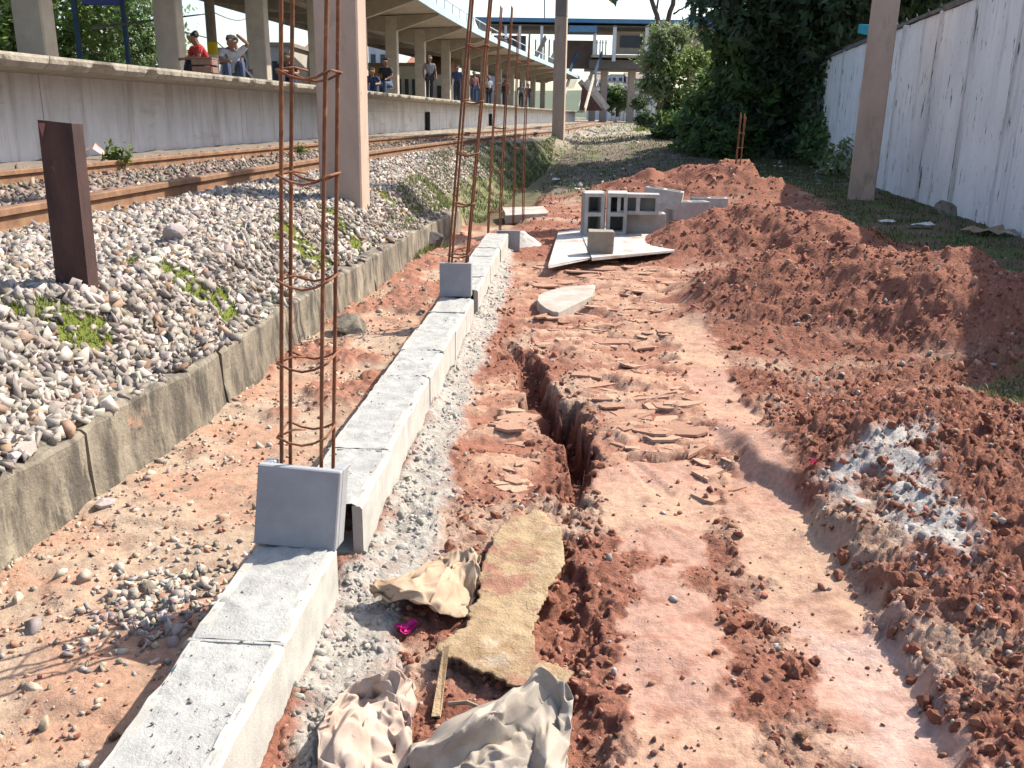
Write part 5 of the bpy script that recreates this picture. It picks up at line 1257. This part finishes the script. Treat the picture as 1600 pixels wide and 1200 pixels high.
# trees behind the platform at the left
for k, (px, py, Y, rad, n, tint, lab) in enumerate([(95, 35, 27, 1.5, 5200, LG, 'bright green leafy tree behind the platform, right of the first column'), (5, 30, 26, 1.3, 4000, LG, 'bright green tree at the left edge behind the platform'),
                                    (165, 50, 33, 1.8, 5000, MG, 'darker tree behind the blue station sign'), (225, 55, 35, 1.5, 3600, OG, 'pale green tree behind the platform, left of the second column')]):
    c = D(px, py, Y); t = thing('leafy_tree', lab, 'tree', (c[0], c[1], .5), 'trees behind the platform'); mb = MB(); limb(mb, (c[0], c[1], .4), (c[0] + .2, c[1], c[2]), .2, .1); limb(mb, (c[0] + .1, c[1], c[2] - .6), (c[0] - rad * .6, c[1], c[2] + rad * .4), .09, .04); mb.build('trunk', M_bark, t, smooth=True)
    CL_ = []
    for q in range(7):
        a = q * 2.4; CL_.append((c[0] + math.cos(a) * rad * .6, c[1] + math.sin(a) * rad * .5, c[2] + (q - 3) * rad * .32, rad * .62, rad * .62, rad * .55, n // 7, tint))
    leaf_cloud('crown', CL_, M_leaf, t, .10, 40 + k, hollow=.3)
# grass: blades as stuff
M_grass = mat('grass_blades', (1, 1, 1), attr='Col', scale=3, var=.2, rough=.6, translucent=.3)
def blades(name, x, y, h, m, tint, seed, wd=.004, lean_=.5, zoff=0.0):
    r = np.random.default_rng(seed); n = len(x); z = terrain(x, y) + zoff
    a = r.uniform(0, 6.28, n); d = np.stack([np.cos(a), np.sin(a)], 1); hh = h * np.exp(r.normal(0, .35, n)); ln = hh * lean_ * r.random(n)
    w_ = wd * (1 + .12 * y); b = np.stack([x, y, z], 1); sd_ = np.stack([-d[:, 1] * w_, d[:, 0] * w_, np.zeros(n)], 1)
    m1 = b + np.stack([d[:, 0] * ln * .35, d[:, 1] * ln * .35, hh * .6], 1); t1 = b + np.stack([d[:, 0] * ln, d[:, 1] * ln, hh], 1)
    V = np.stack([b - sd_, b + sd_, m1 + sd_ * .7, m1 - sd_ * .7, t1], 1).reshape(-1, 3); i0 = np.arange(n)[:, None] * 5
    Fc = np.concatenate([i0 + [0, 1, 2], i0 + [0, 2, 3], i0 + [3, 2, 4]])
    C = np.array(tint)[None] * np.exp(r.normal(0, .3, (n, 1))) * (1 + r.normal(0, .1, (n, 3)))
    o = np_mesh(name, V, Fc, m, None, np.repeat(np.clip(C, .01, .5), 5, 0)); o['kind'] = 'stuff'; return o
def in_px_poly(poly, n, seed, z=0.0, dens=None):
    q = np.array(gpoly(poly, z)); r = np.random.default_rng(seed); x0, y0 = q.min(0); x1, y1 = q.max(0); x = r.uniform(x0, x1, n * 4); y = r.uniform(y0, y1, n * 4)
    k = poly_sdf(x, y, q) < 0; x, y = x[k], y[k]; nn = fbm(x * 2.2, y * 2.2, 3, seed + 900); k = nn > r.uniform(-.35, .35, len(x)); return x[k][:n], y[k][:n]
x, y = in_px_poly([(1285, 330), (1345, 400), (1480, 432), (1640, 510), (1800, 500), (1800, 375), (1375, 290), (1290, 255), (1100, 245), (1180, 300)], 24000, 61, .1)
k = x < xwall(y) - .05; blades('short_grass', x[k], y[k], .026, M_grass, (.09, .115, .04), 1, .0026, 1.5)
x, y = in_px_poly([(640, 345), (680, 300), (760, 272), (850, 250), (870, 240), (862, 255), (800, 297), (745, 337)], 15000, 62, .05)
blades('ditch_grass', x, y, .045, M_grass, (.10, .12, .045), 2, .0022, 1.1)
x, y = in_px_poly([(600, 352), (655, 300), (700, 300), (705, 330), (640, 358)], 5000, 63, .3); blades('bank_grass', x, y, .038, M_grass, (.17, .19, .07), 3, .0018, 1.2)
x, y = in_px_poly([(985, 225), (1010, 208), (1085, 206), (1090, 228)], 3000, 64, .05); blades('far_grass', x, y, .22, M_grass, (.15, .19, .05), 4, .004, .8)
x, y = in_px_poly([(1520, 620), (1640, 600), (1640, 690), (1560, 670)], 1500, 65, .05); blades('edge_grass', x, y, .018, M_grass, (.14, .15, .06), 5, .0022, 1.4)
x, y = in_px_poly([(850, 260), (900, 232), (1250, 240), (1290, 320), (1200, 300), (1100, 275), (940, 312), (840, 318)], 9000, 66, .05); blades('shade_grass', x, y, .035, M_grass, (.10, .11, .05), 7, .003, 1.3)
x, y = in_px_poly([(860, 240), (880, 205), (1000, 192), (1100, 205), (1050, 235)], 5000, 67, .3); blades('verge_grass', x, y, .05, M_grass, (.16, .16, .07), 8, .003, 1.3)
x, y = in_px_poly([(780, 330), (880, 240), (1000, 200), (1280, 250), (1290, 330), (1100, 280)], 2200, 68, .1); ss = np.clip(np.exp(np.random.default_rng(3).normal(math.log(.03), .5, len(x))), .01, .09)
scatter_stones('far_stones', np.stack([x, y, terrain(x, y)], 1), ss, stone_cols(len(x), np.random.default_rng(4), (.30, .26, .22), .35), M_stone, seed=19)['kind'] = 'stuff'
# moss between the ballast stones
r = np.random.default_rng(88); xm, ym = cand(26000, 1.7, 9, lambda y: xw(y) - .55, lambda y: xw(y) - .04, r)
k = fbm(xm * 2.5, ym * 2.5, 3, 302) > .18; xm, ym = xm[k], ym[k]; blades('moss', xm, ym, .014, M_grass, (.13, .16, .03), 6, .0016, 1.6, .006)
# weeds
def weed(px, py, z, h, n, label, tint, spread=.5):
    c = P(px, py, z); t = thing('weed', label, 'weed', c); r = np.random.default_rng(int(px)); mb = MB()
    for k in range(8):
        a = r.uniform(0, 6.28); e = (c[0] + math.cos(a) * h * spread * r.random(), c[1] + math.sin(a) * h * spread * r.random(), c[2] + h * r.uniform(.5, 1)); mb.tube([c, ((c[0] + e[0]) / 2, (c[1] + e[1]) / 2, c[2] + h * .55), e], [.006, .005, .003], 5)
    mb.build('stem', mat('weed_stem', (.10, .13, .04), scale=10), t)
    leaf_cloud('foliage', [(c[0], c[1], c[2] + h * .6, h * spread, h * spread, h * .5, n, tint)], M_leaf, t, h * .13, int(py), hollow=.1)
weed(184, 270, .58, .26, 170, 'green weed growing against the far rail', (.10, .14, .035))
weed(470, 245, .58, .16, 90, 'small green weed between the rails behind the nearest cage', (.10, .15, .035))
weed(1285, 255, .12, .5, 260, 'yellowish weed at the foot of the white wall left of the pole', (.11, .12, .05))
# red wrapper by the far rail
pw = P(140, 246, .62); t = thing('wrapper', 'crumpled red and white wrapper beside the far rail', 'litter', pw)
mb = MB(); mb.add([pw + np.array(v) for v in ((-.22, 0, 0), (.06, -.03, .10), (.05, .08, .16), (-.20, .1, .03), (.2, .0, .0), (.15, .1, .05))], [(0, 1, 2, 3), (1, 4, 5, 2)])
o = mb.build('wrapper_sheet', mat('red_wrap', (.42, .10, .08), (.55, .5, .46), scale=9), t, fix=False); o.modifiers.new('s', 'SOLIDIFY').thickness = .004

# ------------------------------------------------------------------ sign, lamp post, buildings behind the platform
M_signblue = mat('sign_blue', (.03, .05, .22), scale=5, var=.1, rough=.4); M_teal = mat('teal_post', (.02, .06, .11), scale=5, rough=.6)
a = D(128, 2, 24); b = D(195, 8, 24); t = thing('station_sign', 'dark blue station name board on two posts behind the platform edge', 'sign', (a[0], 24, ZP))
MB().box(((a[0] + b[0]) / 2, 24, a[2] + .12), (b[0] - a[0], .06, .40)).build('sign_panel', M_signblue, t, bevel=.01)
for px in (122, 197):
    q = D(px, 60, 24); MB().box((q[0], 24, (ZP + a[2] + .4) / 2), (.10, .10, a[2] + .4 - ZP)).build('post', M_teal, t)
q = D(331, 60, 27); t = thing('lamp_post', 'grey post with a yellow band and white foot behind the platform', 'post', (q[0], 27, .5)); rr = .14
zz = [.5, D(331, 86, 27)[2], D(331, 66, 27)[2], 7.0]
for (z0, z1, m_, nm) in ((zz[0], zz[1], M_lit, 'white_foot'), (zz[1], zz[2], mat('yellow_band', (.60, .42, .02), scale=5, var=.1), 'yellow_band'), (zz[2], zz[3], M_poleg, 'shaft')):
    MB().tube([(q[0], 27, z0), (q[0], 27, z1)], rr * (1 if nm == 'shaft' else 1.04), 12).build(nm, m_, t)
M_win = mat('dark_window', (.04, .05, .06), scale=3, rough=.2, var=.2)
M_tile = mat('clay_tile', (.30, .13, .08), (.22, .09, .06), scale=6, rough=.9)
def house(px0, px1, py0, Y, dep, col, label, roof=None, wins=0, name='house', mroof=None):
    a = D(px0, py0, Y); b = D(px1, py0, Y); wd = b[0] - a[0]; zt_ = a[2]; t = thing(name, label, 'building', ((a[0] + b[0]) / 2, Y, .3), 'buildings beyond the station'); cxx = (a[0] + b[0]) / 2
    m_ = mat('wall_paint', col, scale=1.5, var=.18, rough=.9, spots=[(tuple(v * .6 for v in col), 1.5, (1, 1, .3), .6, .75)])
    MB().box((cxx, Y + dep / 2, zt_ / 2), (wd, dep, zt_)).build('wall', m_, t)
    if roof: MB().add([(a[0] - .2, Y - .2, zt_), (b[0] + .2, Y - .2, zt_), (b[0] + .2, Y + dep + .2, zt_), (a[0] - .2, Y + dep + .2, zt_), (a[0] - .2, Y + dep / 2, zt_ + roof), (b[0] + .2, Y + dep / 2, zt_ + roof)], [(0, 1, 5, 4), (2, 3, 4, 5), (0, 4, 3), (1, 2, 5), (0, 3, 2, 1)]).build('roof', mroof or M_tile, t)
    else: MB().box((cxx, Y + dep / 2, zt_ + .08), (wd + .3, dep + .3, .16)).build('roof', M_poleg, t)
    for k in range(wins):
        xx = a[0] + wd * (k + .5) / wins; zc = zt_ - 1.1
        w_ = MB().box((xx, Y - .02, zc), (min(1.0, wd / wins * .5), .06, .9)).build('window', M_win, t); MB().box((xx, Y - .06, zc - .5), (min(1.2, wd / wins * .6), .1, .08)).build('sill', m_, w_)
house(285, 306, 84, 42, 6, (.45, .45, .44), 'low pale wall building left of the person in red, behind the platform', wins=1)
house(340, 400, 80, 46, 8, (.22, .22, .23), 'dark grey low building behind the person in white', wins=2)
house(420, 452, 72, 44, 8, (.40, .37, .33), 'grey house behind the third column', wins=2)
house(474, 500, 82, 48, 8, (.42, .42, .44), 'bluish house behind the nearest rebar cage', roof=1.0, wins=1)
house(573, 608, 103, 52, 6, (.50, .34, .06), 'yellow building behind the platform right of the near pole', wins=1)
house(575, 605, 70, 70, 8, (.50, .52, .54), 'pale building above the yellow one', wins=2)
house(618, 652, 103, 50, 7, (.52, .48, .36), 'cream building with stained wall behind the platform', wins=3)
house(660, 697, 116, 58, 8, (.62, .60, .57), 'white house with a red tiled roof behind the platform', roof=1.4, wins=2)
house(640, 668, 98, 75, 8, (.34, .32, .30), 'grey house behind the cream building', roof=.8, wins=1)
house(700, 745, 120, 80, 8, (.12, .16, .28), 'dark blue building behind the far columns', wins=2)
house(745, 800, 118, 95, 8, (.5, .5, .5), 'pale building behind the farthest platform columns', wins=2)

# ------------------------------------------------------------------ footbridge station
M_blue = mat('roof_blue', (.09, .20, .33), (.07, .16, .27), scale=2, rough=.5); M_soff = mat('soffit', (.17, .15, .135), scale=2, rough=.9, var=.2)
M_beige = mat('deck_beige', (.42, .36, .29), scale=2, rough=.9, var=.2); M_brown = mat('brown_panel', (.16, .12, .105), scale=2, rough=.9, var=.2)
M_wh = mat('white_paint', (.62, .63, .64), scale=3, rough=.7, var=.12)
YB = 101.0
st = thing('footbridge_station', 'two storey footbridge station with a long flat blue roof across the line', 'station building', (D(930, 185, YB)[0], YB, .3))
def fb(px0, py0, px1, py1, y0, y1, m_, nm):
    a = D(px0, py0, YB); b = D(px1, py1, YB)
    return MB().box(((a[0] + b[0]) / 2, (y0 + y1) / 2, (a[2] + b[2]) / 2), (abs(b[0] - a[0]), y1 - y0, abs(a[2] - b[2]))).build(nm, m_, st)
fb(743, 28, 1078, 39, YB - 1, YB + 11, M_blue, 'roof')
fb(1070, 29, 1145, 42, YB - 2.5, YB + 9, mat('roof_bright_blue', (.04, .16, .38), scale=2), 'roof')
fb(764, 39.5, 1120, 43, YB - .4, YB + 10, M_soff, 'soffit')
fb(764, 43.2, 1120, 49, YB + 3, YB + 3.4, M_beige, 'frieze')
fb(925, 85, 1120, 92, YB, YB + 9, M_beige, 'floor_slab')
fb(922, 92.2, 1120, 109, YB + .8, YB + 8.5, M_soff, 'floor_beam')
fb(755, 95, 870, 110, YB + 1, YB + 8, M_beige, 'floor_slab')
fb(866, 60, 928, 106, YB + 2.2, YB + 2.6, M_brown, 'wall')
fb(888, 43, 930, 53, YB - 2.2, YB + .5, M_blue, 'stair_canopy')
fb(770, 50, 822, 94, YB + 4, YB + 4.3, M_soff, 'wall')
fb(965, 47, 1120, 85, YB + 1.5, YB + 1.9, M_beige, 'wall')
w_ = fb(972, 54, 1006, 73, YB + 1.3, YB + 1.48, M_win, 'window'); fb(1012, 54, 1045, 73, YB + 1.3, YB + 1.48, M_win, 'window')
for px, py1 in ((790, 94), (812, 94), (846, 94), (878, 94), (929, 85), (959.5, 96), (1010, 85), (1060, 85)): fb(px - 1.6, 40, px + 1.6, py1, YB - .3, YB, M_wh, 'column')
for px in (838, 852, 860): fb(px - .7, 57, px + .7, 94, YB + 3.8, YB + 4.0, M_soff, 'mullion')
for px in (933, 938, 942, 947): fb(px - .6, 62, px + .6, 85, YB + .3, YB + .4, M_wh, 'railing_bar')
fb(930, 66, 958, 67.2, YB + .3, YB + .4, M_wh, 'handrail')
for px in (928.5, 946, 990, 1040, 1085): fb(px - 3.2, 109, px + 3.2, 192, YB + 2, YB + 3, M_polep, 'pier')
fb(756, 110, 762, 170, YB + 4, YB + 5, M_polep, 'pier')
# stairs
def stair(p0, p1, Y0, Y1, wid, n, nm, stringer=M_wh):
    a = Vector([float(q) for q in D(*p0, Y0)]); b = Vector([float(q) for q in D(*p1, Y1)]); sd_ = Vector((-(b - a).y, (b - a).x, 0)).normalized() * wid / 2
    o = MB().bar(a + sd_, b + sd_, .12, .55).build('stair_stringer', stringer, st)
    o = MB().bar(a - sd_, b - sd_, .12, .55).build('stair_stringer', stringer, st); tr = MB()
    for k in range(n):
        q = a + (b - a) * ((k + .5) / n); tr.bar(q - sd_, q + sd_, .3, .06)
    tr.build('tread', M_soff, o)
    hr = MB()
    for s1 in (-1, 1):
        hr.bar(a + sd_ * s1 + Vector((0, 0, 1.1)), b + sd_ * s1 + Vector((0, 0, 1.1)), .07, .07)
        for k in range(0, n + 1, 3): q = a + (b - a) * (k / n); hr.bar(q + sd_ * s1, q + sd_ * s1 + Vector((0, 0, 1.1)), .05, .05)
    hr.build('stair_rail', M_wh, o)
stair((921, 84), (908, 118), YB - 1, YB - 6, 2.6, 14, 'stair_flight', M_teal)
stair((909, 120), (894, 172), YB - 6.2, YB - 12, 2.4, 20, 'stair_flight', mat('stair_cream', (.55, .50, .42), scale=3))
stair((911, 126), (944, 170), YB - 4, YB - 3.5, 2.4, 20, 'stair_flight', mat('stair_cream2', (.55, .48, .40), scale=3))
stair((866, 58), (846, 98), YB - .5, YB - 3, 2.0, 14, 'stair_flight', M_beige)
MB().add([D(910, 132, YB - 3.2), D(942, 173, YB - 3.2), D(905, 173, YB - 3.2), D(910, 132, YB - 2.6), D(942, 173, YB - 2.6), D(905, 173, YB - 2.6)], [(0, 1, 2), (5, 4, 3), (0, 3, 4, 1), (1, 4, 5, 2), (2, 5, 3, 0)]).build('stair_side', mat('stair_red', (.20, .09, .07), scale=3), st)
# far things seen under the bridge
fe = thing('white_fence', 'white wall fence far beyond under the footbridge', 'fence', D(975, 185, 125))
for k in range(14):
    px0 = 950 + k * 6.2; a = D(px0, 165, 125); b = D(px0 + 5.9, 187, 125); MB().box(((a[0] + b[0]) / 2, 125, (a[2] + .3) / 2), (b[0] - a[0], .15, a[2] - .3)).build('fence_panel', M_wh, fe)
cols_ = [(.42, .45, .5), (.5, .5, .52), (.36, .40, .48), (.48, .44, .42), (.40, .46, .50), (.52, .52, .50)]
hk = ['pale blue', 'off white', 'slate blue', 'sandy', 'grey green', 'cream']
i = 0
for row, (py, Y) in enumerate(((150, 150), (138, 175), (126, 205), (116, 240))):
    for k in range(4):
        px0 = 924 + k * 24 + (row % 2) * 7; i += 1
        house(px0, px0 + 20, py + (k % 3) * 3 - 2, Y, 9, cols_[i % 6], '%s hillside house, row %s from the bottom, %s under the footbridge' % (hk[i % 6], ('first', 'second', 'third', 'top')[row], ('far left', 'centre left', 'centre right', 'far right')[k]), roof=1.2 if i % 3 == 0 else None, wins=2, mroof=M_poleg)
tt = thing('round_tree', 'dark round tree in front of the hillside houses under the footbridge', 'tree', D(965, 160, 118)); mb = MB(); limb(mb, D(965, 182, 118), D(965, 150, 118), .25, .12); mb.build('trunk', M_bark, tt)
leaf_cloud('crown', [cl(950, 160, 118, 1.3, 500, DG), cl(975, 158, 118, 1.4, 500, DG), cl(963, 148, 118, 1.4, 500, MG)], M_leaf, tt, .3, 71)
for k, (px, py) in enumerate(((780, 172), (740, 168))): pass
# hills far behind
M_hill = mat('hill', (.10, .12, .08), (.07, .09, .055), scale=.02, rough=1)
V = []; Fs = []; n = 60
for k in range(n + 1):
    x = -700 + 1500 * k / n; h = 14 + 10 * float(fbm(np.array(x * .004), np.array(1.0), 3, 5))
    V += [(x, 420, -2), (x, 520, h), (x, 900, h * .6)]
for k in range(n):
    for j in range(2): Fs.append((k * 3 + j, (k + 1) * 3 + j, (k + 1) * 3 + j + 1, k * 3 + j + 1))
tag(MB().add(V, Fs).build('hills', M_hill, smooth=True), kind='structure')
# overhead cables
for (a, b, lab) in (((335, 20, 40), (400, 12, 80), 'thin overhead cable in the sky gap behind the second column'), ((335, 62, 42), (405, 80, 60), 'lower overhead cable behind the person in white')):
    p0, p1 = D(*a), D(*b); t = thing('overhead_cable', lab, 'cable', p0); pts = [p0 + (p1 - p0) * (k / 12) - np.array([0, 0, .6 * math.sin(math.pi * k / 12)]) for k in range(13)]
    pts = [p0 - (p1 - p0) * .6] + pts + [p1 + (p1 - p0) * .6]
    MB().tube(pts, .025, 5).build('cable', M_wire, t)
q = D(850, 0, 70); t = thing('antenna_mast', 'thin mast above the footbridge roof', 'mast', D(851, 30, YB + 4)); a = D(851, 30, YB + 4); b = D(851, -25, YB + 4)
MB().tube([a, b], .07, 6).build('rod', M_wire, t)
# a few thin pieces of wire and sticks on the soil
for k, (a, b, lab) in enumerate((((905, 700), (930, 655), 'thin pale stick across the dug hole'), ((700, 1120), (760, 1130), 'thin twig beside the cement bag'))):
    p0, p1 = G(*a), G(*b); p0[2] += .03; p1[2] += .03; t = thing('stick', lab, 'stick', p0); MB().tube([p0, (p0 + p1) / 2 + np.array([0, 0, .01]), p1], [.004, .0045, .003], 5).build('twig', M_wood, t)
for o in bpy.data.objects:
    if o.name.startswith(('mortar_joint',)): pass
